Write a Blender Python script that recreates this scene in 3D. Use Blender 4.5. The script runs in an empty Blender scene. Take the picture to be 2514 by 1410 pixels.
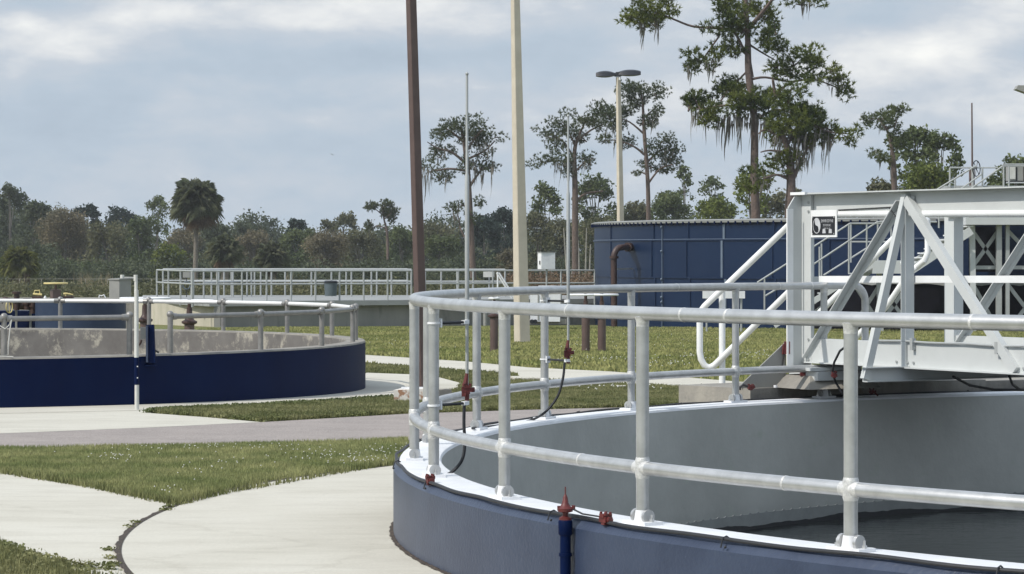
import bpy, bmesh, math, random
import numpy as np
from mathutils import Vector, Matrix
from mathutils.geometry import tessellate_polygon
scene = bpy.context.scene
COL = scene.collection
PI = math.pi
F, YH, CX, HC = 6600.0, 624.0, 1257.0, 1.56     # focal length (photo px), horizon, centre, eye height
rnd = random.Random(7)

# ---------------------------------------------------------------- terrain
def g(y):
    if y < 18: return 0.0
    if y < 110: return -0.0125*(y-18)
    if y < 170: return -1.15-0.005*(y-110)
    return -1.45
def W(px, py, z):
    """point at depth z seen at photo position px,py"""
    return Vector(((px-CX)*z/F, z, HC-(py-YH)*z/F))
def G(px, py):
    """ground point seen at photo position"""
    lo, hi = 3.0, 400.0
    for _ in range(60):
        m = (lo+hi)/2
        if YH+F*(HC-g(m))/m > py: lo = m
        else: hi = m
    return Vector(((px-CX)*lo/F, lo, g(lo)))

# ---------------------------------------------------------------- materials
def nodes(name):
    m = bpy.data.materials.new(name); m.use_nodes = True
    nt = m.node_tree; b = nt.nodes['Principled BSDF']
    return m, nt, b
def lk(nt, a, b): nt.links.new(a, b)
def noise(nt, scale, detail=4, rough=.6, coord='Object', stretch=(1,1,1), off=(0,0,0)):
    tc = nt.nodes.new('ShaderNodeTexCoord'); mp = nt.nodes.new('ShaderNodeMapping')
    mp.inputs['Scale'].default_value = stretch; mp.inputs['Location'].default_value = off
    n = nt.nodes.new('ShaderNodeTexNoise'); n.inputs['Scale'].default_value = scale
    n.inputs['Detail'].default_value = detail; n.inputs['Roughness'].default_value = rough
    lk(nt, tc.outputs[coord], mp.inputs['Vector']); lk(nt, mp.outputs[0], n.inputs['Vector'])
    return n
def ramp(nt, fac, stops):
    r = nt.nodes.new('ShaderNodeValToRGB'); e = r.color_ramp.elements
    while len(e) < len(stops): e.new(.5)
    for i, (p, c) in enumerate(stops):
        e[i].position = p; e[i].color = tuple(c)+(1,) if len(c) == 3 else c
    lk(nt, fac, r.inputs['Fac']); return r
def mixc(nt, fac, a, b, mode='MIX'):
    m = nt.nodes.new('ShaderNodeMix'); m.data_type = 'RGBA'; m.blend_type = mode
    for k, v in ((0, fac), (6, a), (7, b)):
        if hasattr(v, 'links') or hasattr(v, 'is_output'): lk(nt, v, m.inputs[k])
        elif isinstance(v, (int, float)): m.inputs[k].default_value = v
        else: m.inputs[k].default_value = tuple(v)+(1,)
    return m.outputs[2]
def bump(nt, b, h, s, d=.02):
    bp = nt.nodes.new('ShaderNodeBump'); bp.inputs['Strength'].default_value = s; bp.inputs['Distance'].default_value = d
    lk(nt, h, bp.inputs['Height']); lk(nt, bp.outputs[0], b.inputs['Normal'])
def mat(name, c1, c2=None, rough=.6, metal=0, scale=6, stretch=(1,1,1), bs=0, bscale=60, lo=.35, hi=.65, spots=None, bd=.004, spec=.5):
    m, nt, b = nodes(name)
    b.inputs['Roughness'].default_value = rough; b.inputs['Metallic'].default_value = metal
    b.inputs['Specular IOR Level'].default_value = spec
    if c2 is None: c2 = tuple(x*.82 for x in c1)
    n = noise(nt, scale, 6, .65, stretch=stretch)
    r = ramp(nt, n.outputs[0], [(lo, c2), (hi, c1)])
    col = r.outputs[0]
    if spots:
        n2 = noise(nt, spots[0], 3, .6, off=(3, 5, 7), stretch=stretch)
        r2 = ramp(nt, n2.outputs[0], [(spots[1], (0, 0, 0)), (spots[2], (1, 1, 1))])
        col = mixc(nt, r2.outputs[0], col, spots[3])
    lk(nt, col, b.inputs['Base Color'])
    if bs: bump(nt, b, noise(nt, bscale, 4).outputs[0], bs, bd)
    return m
def foliage(name, c1, c2, sc=.7, trans=.28):
    m, nt, b = nodes(name)
    b.inputs['Roughness'].default_value = .65; b.inputs['Specular IOR Level'].default_value = .25
    a = noise(nt, sc, 2, .5); d = noise(nt, sc*9, 2, .7, off=(9, 2, 4))
    col = ramp(nt, a.outputs[0], [(.36, c1), (.64, c2)]).outputs[0]
    d2 = ramp(nt, d.outputs[0], [(.3, (.62, .62, .62)), (.7, (1.35, 1.35, 1.35))]).outputs[0]
    col = mixc(nt, 1.0, col, d2, 'MULTIPLY')
    lk(nt, col, b.inputs['Base Color'])
    t = nt.nodes.new('ShaderNodeBsdfTranslucent'); lk(nt, col, t.inputs[0])
    mx = nt.nodes.new('ShaderNodeMixShader'); mx.inputs[0].default_value = trans
    out = nt.nodes['Material Output']
    lk(nt, b.outputs[0], mx.inputs[1]); lk(nt, t.outputs[0], mx.inputs[2]); lk(nt, mx.outputs[0], out.inputs[0])
    return m

M = {}
M['rail'] = mat('galvanised_pipe', (.56, .565, .565), (.44, .445, .445), rough=.36, metal=.6, scale=9, stretch=(1, 1, 1), bs=.15, bscale=40, spots=(26, .66, .82, (.50, .50, .50)))
M['weld'] = mat('weld_metal', (.72, .72, .70), (.5, .5, .5), rough=.45, metal=.35, scale=60, bs=.6, bscale=120)
M['white'] = mat('white_coating', (.80, .81, .82), (.70, .71, .73), rough=.5, scale=5, bs=.25, bscale=70, spots=(9, .66, .78, (.6, .6, .6)))
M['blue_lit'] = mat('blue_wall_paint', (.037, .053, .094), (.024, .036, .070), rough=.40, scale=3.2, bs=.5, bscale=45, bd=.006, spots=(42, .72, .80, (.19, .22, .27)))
M['navy'] = mat('navy_paint', (.0010, .0088, .046), (.0006, .0058, .036), rough=.55, spec=.08, scale=1.4, stretch=(1, 1, .3), bs=.15, bscale=30)
M['tankblue'] = mat('blue_steel_panels', (.0058, .0200, .058), (.0044, .0155, .048), spec=.28, rough=.42, scale=.35, bs=.05, bscale=2)
M['blue_mid'] = mat('blue_tank_paint', (.030, .048, .092), (.022, .036, .075), rough=.45, scale=2, spec=.3)
M['weir'] = mat('weir_plate', (.26, .275, .27), rough=.7)
M['seam'] = mat('seam_sealant', (.13, .17, .23), rough=.5, scale=4)
M['innergrey'] = mat('grey_tank_coating', (.52, .53, .50), (.42, .43, .405), rough=.5, scale=1.1, bs=.35, bscale=14, bd=.01, spots=(5, .62, .75, (.44, .47, .42)))
M['bridge'] = mat('grey_bridge_paint', (.56, .58, .575), (.51, .53, .525), rough=.42, scale=2.5, bs=.08, bscale=30, spots=(14, .7, .8, (.42, .44, .44)))
M['bridge_white'] = mat('white_tube_paint', (.82, .83, .83), (.74, .75, .75), rough=.35, scale=4)
M['conc'] = mat('pale_path_concrete', (.59, .565, .49), (.51, .49, .43), rough=.85, scale=1.3, bs=.5, bscale=55, bd=.004, spots=(2.6, .60, .78, (.40, .39, .36)))
def path_mat():
    m, nt, b = nodes('pale_path_concrete'); b.inputs['Roughness'].default_value = .85; b.inputs['Specular IOR Level'].default_value = .3
    a = noise(nt, .55, 5, .6, stretch=(1, 1, 1)); c = noise(nt, 3.2, 6, .7, off=(5, 2, 0), stretch=(.35, 1.2, 1)); f = noise(nt, 70, 3, .7)
    v = nt.nodes.new('ShaderNodeTexVoronoi'); v.feature = 'DISTANCE_TO_EDGE'; v.inputs['Scale'].default_value = .33
    tc_ = nt.nodes.new('ShaderNodeTexCoord'); wob = noise(nt, 2.5, 4, .7)
    vm = nt.nodes.new('ShaderNodeVectorMath'); vm.operation = 'MULTIPLY_ADD'; lk(nt, wob.outputs['Color'], vm.inputs[0]); vm.inputs[1].default_value = (.5, .5, 0); lk(nt, tc_.outputs['Object'], vm.inputs[2])
    lk(nt, vm.outputs[0], v.inputs['Vector'])
    base = ramp(nt, a.outputs[0], [(.30, (.500, .475, .405)), (.50, (.555, .530, .458)), (.70, (.580, .556, .486))]).outputs[0]
    st = ramp(nt, c.outputs[0], [(.36, (.80, .79, .77)), (.55, (1, 1, 1))]).outputs[0]
    x = mixc(nt, .5, base, st, 'MULTIPLY')
    gr = ramp(nt, f.outputs[0], [(.3, (.90, .90, .90)), (.7, (1.06, 1.06, 1.06))]).outputs[0]; x = mixc(nt, 1.0, x, gr, 'MULTIPLY')
    cr = ramp(nt, v.outputs['Distance'], [(.0, (.62, .60, .57)), (.0035, (.62, .60, .57)), (.008, (1, 1, 1))]).outputs[0]; x = mixc(nt, .16, x, cr, 'MULTIPLY')
    lk(nt, x, b.inputs['Base Color']); bump(nt, b, f.outputs[0], .35, .004); return m
M['conc'] = path_mat()
M['conc_old'] = mat('weathered_concrete', (.32, .30, .26), (.20, .19, .175), rough=.9, scale=3, stretch=(1, 1, .45), bs=.6, bscale=30, bd=.008, spots=(8, .6, .72, (.17, .165, .15)))
M['conc_basin'] = mat('basin_concrete', (.27, .265, .245), (.20, .20, .19), rough=.9, scale=.9, stretch=(1, 1, .25), bs=.3, bscale=8, spots=(3, .6, .75, (.15, .15, .145)))
M['conc_sunlit'] = mat('stained_sunlit_concrete', (.50, .46, .38), (.40, .38, .30), rough=.9, scale=1.4, stretch=(1, 1, .3), bs=.3, bscale=8, spots=(3.2, .58, .72, (.36, .36, .25)))  # left basin side: stains are real, sunlit brightness is put into the colour
M['slab'] = mat('basin_slab_edge', (.30, .31, .305), (.25, .255, .25), rough=.8, scale=1.2)
M['conc_pole'] = mat('cast_concrete_pole', (.58, .525, .43), (.50, .45, .365), rough=.85, scale=2.5, bs=.3, bscale=20)
M['asphalt'] = mat('pinkish_asphalt', (.310, .272, .250), (.25, .22, .204), rough=.95, scale=2.2, bs=1.0, bscale=70, bd=.008, spots=(55, .50, .70, (.44, .39, .36)))
M['brown'] = mat('brown_steel_paint', (.115, .076, .066), (.092, .060, .052), rough=.5, scale=5, bs=.1)
M['brown_pipe'] = mat('brown_pipe_paint', (.060, .030, .024), (.042, .022, .019), rough=.5, scale=3)
M['red'] = mat('dark_red_clamp', (.135, .020, .018), (.075, .013, .013), rough=.5, scale=30)
M['black'] = mat('black_cable', (.022, .024, .028), (.015, .016, .02), rough=.55, scale=30)
M['dark'] = mat('black_parts_and_shade', (.006, .006, .010), (.004, .004, .006), spec=.1, rough=.9)  # black parts; also stands in for shade in the launder and under the walkway
M['lamp'] = mat('dark_lamp_housing', (.020, .022, .028), rough=.4)
M['grey'] = mat('grey_cabinet_paint', (.30, .30, .28), (.26, .26, .245), rough=.55, scale=3)
M['pvc'] = mat('white_pvc', (.62, .62, .58), (.52, .52, .49), rough=.45, scale=6)
M['yellow'] = mat('pale_yellow_paint', (.72, .60, .26), (.60, .50, .22), rough=.5, scale=8)
M['lgrey'] = mat('light_grey_metal', (.43, .445, .44), (.36, .375, .37), rough=.45, metal=.2, scale=3)
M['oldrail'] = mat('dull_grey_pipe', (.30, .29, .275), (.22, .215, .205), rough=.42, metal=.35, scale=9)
M['oldrail_sunlit'] = mat('sunlit_old_pipe', (.80, .80, .78), (.72, .72, .70), rough=.38, metal=.1, scale=9)  # far rails: sun highlight put into the base colour
M['rustblock'] = mat('rusty_white_block', (.78, .75, .70), (.66, .62, .56), rough=.85, scale=6, bs=.4, bscale=30, spots=(11, .50, .60, (.36, .20, .12)))
M['bin'] = mat('grey_bin_plastic', (.10, .13, .15), rough=.5)
M['signblack'] = mat('sign_black', (.016, .017, .022), rough=.4)
M['signwhite'] = mat('sign_print', (.55, .56, .58), rough=.5)
M['joint'] = mat('fibrous_joint', (.085, .065, .05), (.045, .038, .034), rough=.95, scale=40, bs=1, bscale=120, bd=.01, spots=(60, .6, .7, (.22, .17, .12)))
M['bark'] = mat('pine_bark', (.16, .115, .095), (.085, .065, .058), rough=.9, scale=5, stretch=(1, 1, .3), bs=1, bscale=9, bd=.05)
M['bark_grey'] = mat('grey_bark', (.17, .155, .14), (.10, .09, .08), rough=.9, scale=4, stretch=(1, 1, .3))
M['palmtrunk'] = mat('palm_trunk', (.20, .175, .145), (.13, .115, .10), rough=.9, scale=6)
M['moss'] = foliage('spanish_moss', (.13, .12, .105), (.20, .19, .165), 1.0)
M['pine1'] = foliage('pine_needles', (.052, .080, .016), (.155, .180, .036), .8)
M['pine2'] = foliage('pine_needles_dull', (.062, .085, .044), (.130, .150, .075), .8)
M['lf_dark'] = foliage('dark_leaves', (.056, .074, .040), (.098, .116, .062), .5)
M['lf_green'] = foliage('green_leaves', (.070, .098, .038), (.125, .150, .058), .45)
M['lf_olive'] = foliage('olive_leaves', (.092, .100, .050), (.150, .146, .078), .45)
M['lf_brown'] = foliage('winter_brown_leaves', (.135, .122, .076), (.200, .170, .105), .4)
M['lf_yell'] = foliage('yellow_green_leaves', (.105, .135, .026), (.165, .190, .045), .6)
M['lf_blue'] = foliage('blue_green_leaves', (.022, .040, .034), (.040, .062, .048), .5)
M['palm'] = foliage('palm_fronds', (.085, .105, .055), (.19, .20, .12), 1.0)
M['palmy'] = foliage('palm_fronds_yellowish', (.11, .13, .035), (.22, .225, .08), 1.0)  # yellower green, used for a single palm
M['palmdead'] = foliage('dead_fronds', (.13, .085, .05), (.20, .14, .09), 1.0)
M['reed'] = foliage('dry_grass', (.20, .165, .10), (.32, .27, .17), 1.0)
M['weed'] = foliage('weeds', (.14, .155, .060), (.25, .245, .115), 1.5)
M['blade'] = foliage('grass_blades', (.215, .245, .095), (.36, .36, .165), 1.6, .3)
M['blade_far'] = foliage('lawn_grass', (.215, .235, .080), (.33, .32, .13), .35, .2)
M['flower'] = mat('white_clover', (.75, .74, .68), rough=.8)
# grassy ground
def ground_mat():
    m, nt, b = nodes('grassy_soil'); b.inputs['Roughness'].default_value = .95; b.inputs['Specular IOR Level'].default_value = .1
    a = noise(nt, .18, 4, .6); c = noise(nt, 2.5, 5, .7, off=(4, 1, 0)); f = noise(nt, 28, 4, .8, stretch=(1, .35, 1))
    c1 = ramp(nt, a.outputs[0], [(.35, (.18, .18, .070)), (.62, (.135, .165, .050))]).outputs[0]
    c2 = ramp(nt, c.outputs[0], [(.38, (.21, .18, .11)), (.55, (.135, .155, .050))]).outputs[0]
    x = mixc(nt, .5, c1, c2)
    d = ramp(nt, f.outputs[0], [(.3, (.6, .6, .6)), (.7, (1.4, 1.4, 1.4))]).outputs[0]
    lk(nt, mixc(nt, 1.0, x, d, 'MULTIPLY'), b.inputs['Base Color'])
    bump(nt, b, f.outputs[0], .8, .03); return m
M['ground'] = ground_mat()
def stained_wall():
    m, nt, b = nodes('efflorescent_concrete'); b.inputs['Roughness'].default_value = .85
    n = noise(nt, 2.2, 6, .65); e = noise(nt, 3.3, 7, .75, stretch=(1, 1, .8), off=(2, 8, 1))
    base = ramp(nt, n.outputs[0], [(.35, (.135, .125, .115)), (.65, (.20, .188, .172))]).outputs[0]
    fl = ramp(nt, e.outputs[0], [(.52, (0, 0, 0)), (.63, (1, 1, 1))]).outputs[0]
    lk(nt, mixc(nt, fl, base, (.42, .39, .32)), b.inputs['Base Color'])
    bump(nt, b, e.outputs[0], .4, .02); return m
M['stained'] = stained_wall()
def water_mat(name, col, sc):
    m, nt, b = nodes(name); b.inputs['Base Color'].default_value = col+(1,)
    b.inputs['Roughness'].default_value = .06; b.inputs['IOR'].default_value = 1.33
    n = noise(nt, sc, 3, .5, stretch=(1, 2.2, 1)); bump(nt, b, n.outputs[0], .12, .03); return m
M['water'] = water_mat('dark_process_water', (.010, .013, .014), 5)

# ---------------------------------------------------------------- mesh builder
class MB:
    def __init__(s): s.v = []; s.f = []; s.i = []
    def add(s, vs, fs):
        o = len(s.v); s.i.append((o, len(s.f))); s.v += [tuple(v) for v in vs]; s.f += [tuple(i+o for i in f) for f in fs]; return s
    def hexa(s, c):
        return s.add(c, [(0, 3, 2, 1), (4, 5, 6, 7), (0, 1, 5, 4), (1, 2, 6, 5), (2, 3, 7, 6), (3, 0, 4, 7)])
    def box(s, c, d, rz=0):
        c = Vector(c); x, y, z = d[0]/2, d[1]/2, d[2]/2; R = Matrix.Rotation(rz, 3, 'Z')
        return s.hexa([c+R@Vector(p) for p in ((-x,-y,-z),(x,-y,-z),(x,y,-z),(-x,y,-z),(-x,-y,z),(x,-y,z),(x,y,z),(-x,y,z))])
    def beam(s, p0, p1, a, b, up=(0, 0, 1), off=(0, 0)):
        """box from p0 to p1: a wide (sideways), b high (along up)"""
        p0 = Vector(p0); p1 = Vector(p1); d = (p1-p0).normalized(); up = Vector(up)
        sd = d.cross(up).normalized(); u = sd.cross(d).normalized()
        o = sd*off[0]+u*off[1]; x = sd*(a/2); z = u*(b/2)
        return s.hexa([p0+o-x-z, p0+o+x-z, p1+o+x-z, p1+o-x-z, p0+o-x+z, p0+o+x+z, p1+o+x+z, p1+o-x+z])
    def tube(s, pts, r, n=12, closed=False, caps=True):
        pts = [Vector(p) for p in pts]; N = len(pts)
        rs = r if isinstance(r, (list, tuple)) else [r]*N
        base = len(s.v); up = None; rings = []
        for i, p in enumerate(pts):
            if closed: d = pts[(i+1) % N]-pts[i-1]
            else: d = pts[min(i+1, N-1)]-pts[max(i-1, 0)]
            d.normalize()
            if up is None:
                up = Vector((0, 0, 1)) if abs(d.z) < .9 else Vector((1, 0, 0))
            a = d.cross(up).normalized(); b = a.cross(d).normalized(); up = b
            rings.append([p+(a*math.cos(2*PI*k/n)+b*math.sin(2*PI*k/n))*rs[i] for k in range(n)])
        vs = [q for rg in rings for q in rg]; fs = []
        for i in range(N if closed else N-1):
            j = (i+1) % N
            for k in range(n): fs.append((i*n+k, j*n+k, j*n+(k+1) % n, i*n+(k+1) % n))
        if caps and not closed:
            fs.append(tuple(range(n))); fs.append(tuple((N-1)*n+k for k in reversed(range(n))))
        return s.add(vs, fs)
    def cyl(s, p, r, h, n=20, r2=None, axis=(0, 0, 1)):
        p = Vector(p); return s.tube([p, p+Vector(axis)*h], [r, r if r2 is None else r2], n)
    def lathe(s, c, prof, n=96, a0=0, a1=2*PI, zf=None, close=False):
        """prof: list of (r,z); zf(y) adds terrain height"""
        full = abs(a1-a0-2*PI) < 1e-6; m = n if full else n+1; L = len(prof); vs = []
        for i in range(m):
            t = a0+(a1-a0)*i/n; ct, st = math.cos(t), math.sin(t)
            for (r, z) in prof:
                x, y = c[0]+r*ct, c[1]+r*st
                vs.append((x, y, c[2]+z+(zf(y) if zf else 0)))
        fs = []; LL = L if close else L-1
        for i in range(n):
            j = (i+1) % m
            for k in range(LL):
                k2 = (k+1) % L; fs.append((i*L+k, j*L+k, j*L+k2, i*L+k2))
        if close and not full:
            fs.append(tuple(range(L))); fs.append(tuple((m-1)*L+k for k in reversed(range(L))))
        return s.add(vs, fs)
    def poly(s, pts):
        pts = [Vector(p) for p in pts]
        return s.add(pts, [tuple(t) for t in tessellate_polygon([pts])])
    def plate(s, pts, thick):
        """extrude planar polygon by vector thick"""
        pts = [Vector(p) for p in pts]; t = Vector(thick); n = len(pts)
        fs = [tuple(q) for q in tessellate_polygon([pts])]
        fs2 = [tuple(n+i for i in reversed(q)) for q in fs]
        return s.add(pts+[p+t for p in pts], fs+fs2+[(i, (i+1) % n, n+(i+1) % n, n+i) for i in range(n)])
    def sphere(s, c, r, n=10, sc=(1, 1, 1)):
        vs = []; fs = []; h = n//2+1
        for i in range(h+1):
            a = PI*i/h
            for k in range(n):
                b = 2*PI*k/n; vs.append((c[0]+r*sc[0]*math.sin(a)*math.cos(b), c[1]+r*sc[1]*math.sin(a)*math.sin(b), c[2]+r*sc[2]*math.cos(a)))
        for i in range(h):
            for k in range(n): fs.append((i*n+k, (i+1)*n+k, (i+1)*n+(k+1) % n, i*n+(k+1) % n))
        return s.add(vs, fs)

def link_mesh(name, verts, faces, m, parent, org, smooth=True, recalc=True):
    me = bpy.data.meshes.new(name)
    me.from_pydata([(v[0]-org[0], v[1]-org[1], v[2]-org[2]) for v in verts], [], faces)
    if recalc:
        bm = bmesh.new(); bm.from_mesh(me); bmesh.ops.recalc_face_normals(bm, faces=bm.faces); bm.to_mesh(me); bm.free()
    if smooth:
        me.shade_smooth(); me.set_sharp_from_angle(angle=math.radians(38))
    me.materials.append(m)
    o = bpy.data.objects.new(name, me); COL.objects.link(o)
    if parent is not None: o.parent = parent
    else: o.location = org
    return o
def root_of(o):
    while o.parent is not None: o = o.parent
    return o
def tag(o, label=None, cat=None, group=None, kind=None):
    if label: o['label'] = label
    if cat: o['category'] = cat
    if group: o['group'] = group
    if kind: o['kind'] = kind
    return o
def pieces(mb):
    """far-apart pieces of a builder, so that each becomes a part of its own"""
    k = len(mb.i)
    if k < 2: return [mb]
    ends = [x[0] for x in mb.i[1:]]+[len(mb.v)]; fe = [x[1] for x in mb.i[1:]]+[len(mb.f)]
    bx_ = []
    for (a, _), b in zip(mb.i, ends):
        q = np.array(mb.v[a:b]); bx_.append((q.min(0), q.max(0)))
    grp = list(range(k))
    def find(x):
        while grp[x] != x: x = grp[x]
        return x
    for a in range(k):
        for b in range(a):
            gap = np.maximum(0, np.maximum(bx_[a][0]-bx_[b][1], bx_[b][0]-bx_[a][1]))
            sz = max((bx_[a][1]-bx_[a][0]).max(), (bx_[b][1]-bx_[b][0]).max())
            if np.sqrt((gap**2).sum()) <= max(.02, .5*sz): grp[find(a)] = find(b)
    out = {}
    for a in range(k): out.setdefault(find(a), []).append(a)
    if len(out) == 1: return [mb]
    res = []
    for ids in out.values():
        m2 = MB()
        for a in ids:
            v0, f0 = mb.i[a]; m2.add(mb.v[v0:ends[a]], [tuple(i-v0 for i in f) for f in mb.f[f0:fe[a]]])
        res.append(m2)
    return res
def part(name, mb, m, parent, smooth=True, label=None):
    org = root_of(parent).location
    ps = pieces(mb)
    if len(ps) > 1: return [part(name, q, m, parent, smooth, label) for q in ps][0]
    o = link_mesh(name, mb.v, mb.f, m, parent, org, smooth)
    if label: o['label'] = label
    return o
def solo(name, mb, m, label, cat, org=None, group=None, smooth=True):
    if org is None: org = Vector(mb.v[0])
    return tag(link_mesh(name, mb.v, mb.f, m, None, org, smooth), label, cat, group)
def struct(name, mb, m, smooth=False):
    return tag(link_mesh(name, mb.v, mb.f, m, None, (0, 0, 0), smooth, recalc=False), kind='structure')
def thing(name, label, cat, loc=(0, 0, 0), group=None):
    o = bpy.data.objects.new(name, None); COL.objects.link(o); o.location = loc
    o.empty_display_size = .2
    return tag(o, label, cat, group)
def copy_tree(o, parent=None):
    c = o.copy(); COL.objects.link(c)
    if parent is not None: c.parent = parent
    for ch in o.children: copy_tree(ch, c)
    return c
def np_mesh(name, V, Fc, m, parent=None, org=(0, 0, 0)):
    """V (n,3) float, Fc (k,3|4) int"""
    me = bpy.data.meshes.new(name); V = (np.asarray(V, dtype=np.float32)-np.array(org, dtype=np.float32)); k, c = Fc.shape
    me.vertices.add(len(V)); me.vertices.foreach_set('co', V.ravel())
    me.loops.add(k*c); me.loops.foreach_set('vertex_index', Fc.astype(np.int32).ravel())
    me.polygons.add(k); me.polygons.foreach_set('loop_start', np.arange(0, k*c, c, dtype=np.int32))
    me.update(calc_edges=True); me.validate()
    me.materials.append(m)
    o = bpy.data.objects.new(name, me); COL.objects.link(o)
    if parent is not None: o.parent = parent
    else: o.location = org
    return o

def ray_circle(px, c, r, front=True):
    k = (px-CX)/F; A = k*k+1; B = -2*(k*c[0]+c[1]); C = c[0]**2+c[1]**2-r*r; d = max(B*B-4*A*C, 0)
    y = (-B-math.sqrt(d))/(2*A) if front else (-B+math.sqrt(d))/(2*A)
    return math.atan2(y-c[1], k*y-c[0])
def pol(c, r, t, z): return Vector((c[0]+r*math.cos(t), c[1]+r*math.sin(t), z))
# ================================================================ camera, light, sky
cam = bpy.data.cameras.new('camera'); co = bpy.data.objects.new('camera', cam); COL.objects.link(co)
co.location = (0, 0, HC); co.rotation_euler = (PI/2, 0, 0)
cam.sensor_width = 36; cam.lens = 36*F/2514; cam.shift_y = -(705-YH)/2514; cam.clip_end = 5000; cam.clip_start = .1
scene.camera = co
SUN_AZ = math.atan2(-.86, -.51)      # towards the sun, measured from +Y clockwise
SUN_EL = math.radians(46)
sd = Vector((math.sin(SUN_AZ)*math.cos(SUN_EL), math.cos(SUN_AZ)*math.cos(SUN_EL), math.sin(SUN_EL)))
sl = bpy.data.lights.new('sun', 'SUN'); so = bpy.data.objects.new('sun', sl); COL.objects.link(so)
sl.energy = 2.9; sl.angle = math.radians(.6); sl.color = (1, .95, .87)
so.rotation_euler = (-sd).to_track_quat('-Z', 'Y').to_euler(); so.location = sd*50
scene.view_settings.view_transform = 'Standard'; scene.view_settings.look = 'None'
scene.view_settings.exposure = .26; scene.view_settings.gamma = 1
w = bpy.data.worlds.new('World'); scene.world = w; w.use_nodes = True; nt = w.node_tree
bg = nt.nodes['Background']; bg.inputs[1].default_value = .1
sky = nt.nodes.new('ShaderNodeTexSky'); sky.sky_type = 'NISHITA'; sky.sun_disc = False
sky.sun_elevation = SUN_EL; sky.sun_rotation = SUN_AZ; sky.dust_density = 1.5; sky.ozone_density = 1.5
tc = nt.nodes.new('ShaderNodeTexCoord'); sep = nt.nodes.new('ShaderNodeSeparateXYZ'); lk(nt, tc.outputs['Generated'], sep.inputs[0])
def mth(op, a, b=None, c=None, clamp=False):
    n = nt.nodes.new('ShaderNodeMath'); n.operation = op; n.use_clamp = clamp
    for i, v in enumerate((a, b, c)):
        if v is None: continue
        if isinstance(v, (int, float)): n.inputs[i].default_value = v
        else: lk(nt, v, n.inputs[i])
    return n.outputs[0]
az = mth('MULTIPLY', mth('ARCTAN2', sep.outputs[0], sep.outputs[1]), 180/PI)
el = mth('MULTIPLY', mth('ARCSINE', sep.outputs[2]), 180/PI)
def cloudnoise(sa, se, detail, rough, off):
    cb = nt.nodes.new('ShaderNodeCombineXYZ')
    lk(nt, mth('MULTIPLY', az, sa), cb.inputs[0]); lk(nt, mth('MULTIPLY_ADD', el, se, off), cb.inputs[1]); cb.inputs[2].default_value = off
    n = nt.nodes.new('ShaderNodeTexNoise'); n.inputs['Scale'].default_value = 1; n.inputs['Detail'].default_value = detail
    n.inputs['Roughness'].default_value = rough; n.inputs['Distortion'].default_value = .25
    lk(nt, cb.outputs[0], n.inputs['Vector']); return n.outputs[0]
def blob(px, py, sx, sy, amp):
    """soft cloud mass given by its direction in degrees"""
    a0 = math.degrees(math.atan((px-CX)/F)); e0 = math.degrees(math.atan((YH-py)/F))
    sa, se = sx/F*57.3, sy/F*57.3
    da = mth('MULTIPLY', mth('SUBTRACT', az, a0), 1/sa); de = mth('MULTIPLY', mth('SUBTRACT', el, e0), 1/se)
    q = mth('ADD', mth('MULTIPLY', da, da), mth('MULTIPLY', de, de))
    return mth('MULTIPLY', mth('EXPONENT', mth('MULTIPLY', q, -1)), amp)
n1 = cloudnoise(.34, .95, 5, .52, 3.7); n2 = cloudnoise(.13, .4, 3, .5, 11.3)
n4 = cloudnoise(.95, 2.2, 6, .62, 8.9)
cov = mth('ADD', mth('ADD', mth('MULTIPLY', mth('SUBTRACT', n1, .5), 1.15), mth('MULTIPLY', mth('SUBTRACT', n4, .5), .55)), mth('MULTIPLY', mth('SUBTRACT', n2, .5), .6))
for b_ in ((80, 110, 260, 75, .34), (1900, 40, 60, 40, .12), (2300, 120, 90, 60, .14), (330, 55, 140, 60, .26), (760, 20, 330, 60, .42), (60, 60, 50, 35, .30), (1150, 30, 260, 60, .25),
           (430, 245, 60, 28, .16), (560, 250, 45, 25, .10), (840, 210, 90, 38, .16), (1060, 205, 160, 60, .20), (780, 300, 110, 30, .10),
           (1560, 250, 150, 80, .26), (2170, 150, 190, 110, .30), (2480, 60, 110, 90, .30), (2420, 290, 180, 60, .16), (1300, 330, 300, 60, .08),
           (600, 170, 420, 24, -.16), (950, 135, 330, 20, -.14), (120, 20, 160, 22, -.28), (2130, 40, 150, 40, -.22), (250, 330, 300, 90, -.14), (1380, 120, 120, 60, -.1)):
    cov = mth('ADD', cov, blob(*b_[:4], b_[4]*1.25))
covr = nt.nodes.new('ShaderNodeValToRGB'); lk(nt, mth('ADD', mth('MULTIPLY', cov, .62), .37), covr.inputs[0])
e = covr.color_ramp.elements
cols = [(.0, (.335, .405, .485)), (.28, (.39, .462, .54)), (.45, (.45, .50, .56)), (.60, (.585, .61, .635)), (.82, (.78, .785, .765))]
while len(e) < len(cols): e.new(.5)
for i, (p, c) in enumerate(cols): e[i].position = p; e[i].color = tuple(c)+(1,)
sc_ = nt.nodes.new('ShaderNodeMix'); sc_.data_type = 'RGBA'; sc_.blend_type = 'MULTIPLY'; sc_.inputs[0].default_value = 1
lk(nt, covr.outputs[0], sc_.inputs[6]); SK = 10.6
up_ = mth('MULTIPLY', mth('SUBTRACT', el, 7.0), 1/18.0, clamp=True); g_ = mth('MULTIPLY_ADD', up_, SK*.65, SK)
cbn = nt.nodes.new('ShaderNodeCombineXYZ')
for k_ in range(3): lk(nt, g_, cbn.inputs[k_])
lk(nt, cbn.outputs[0], sc_.inputs[7])
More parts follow.
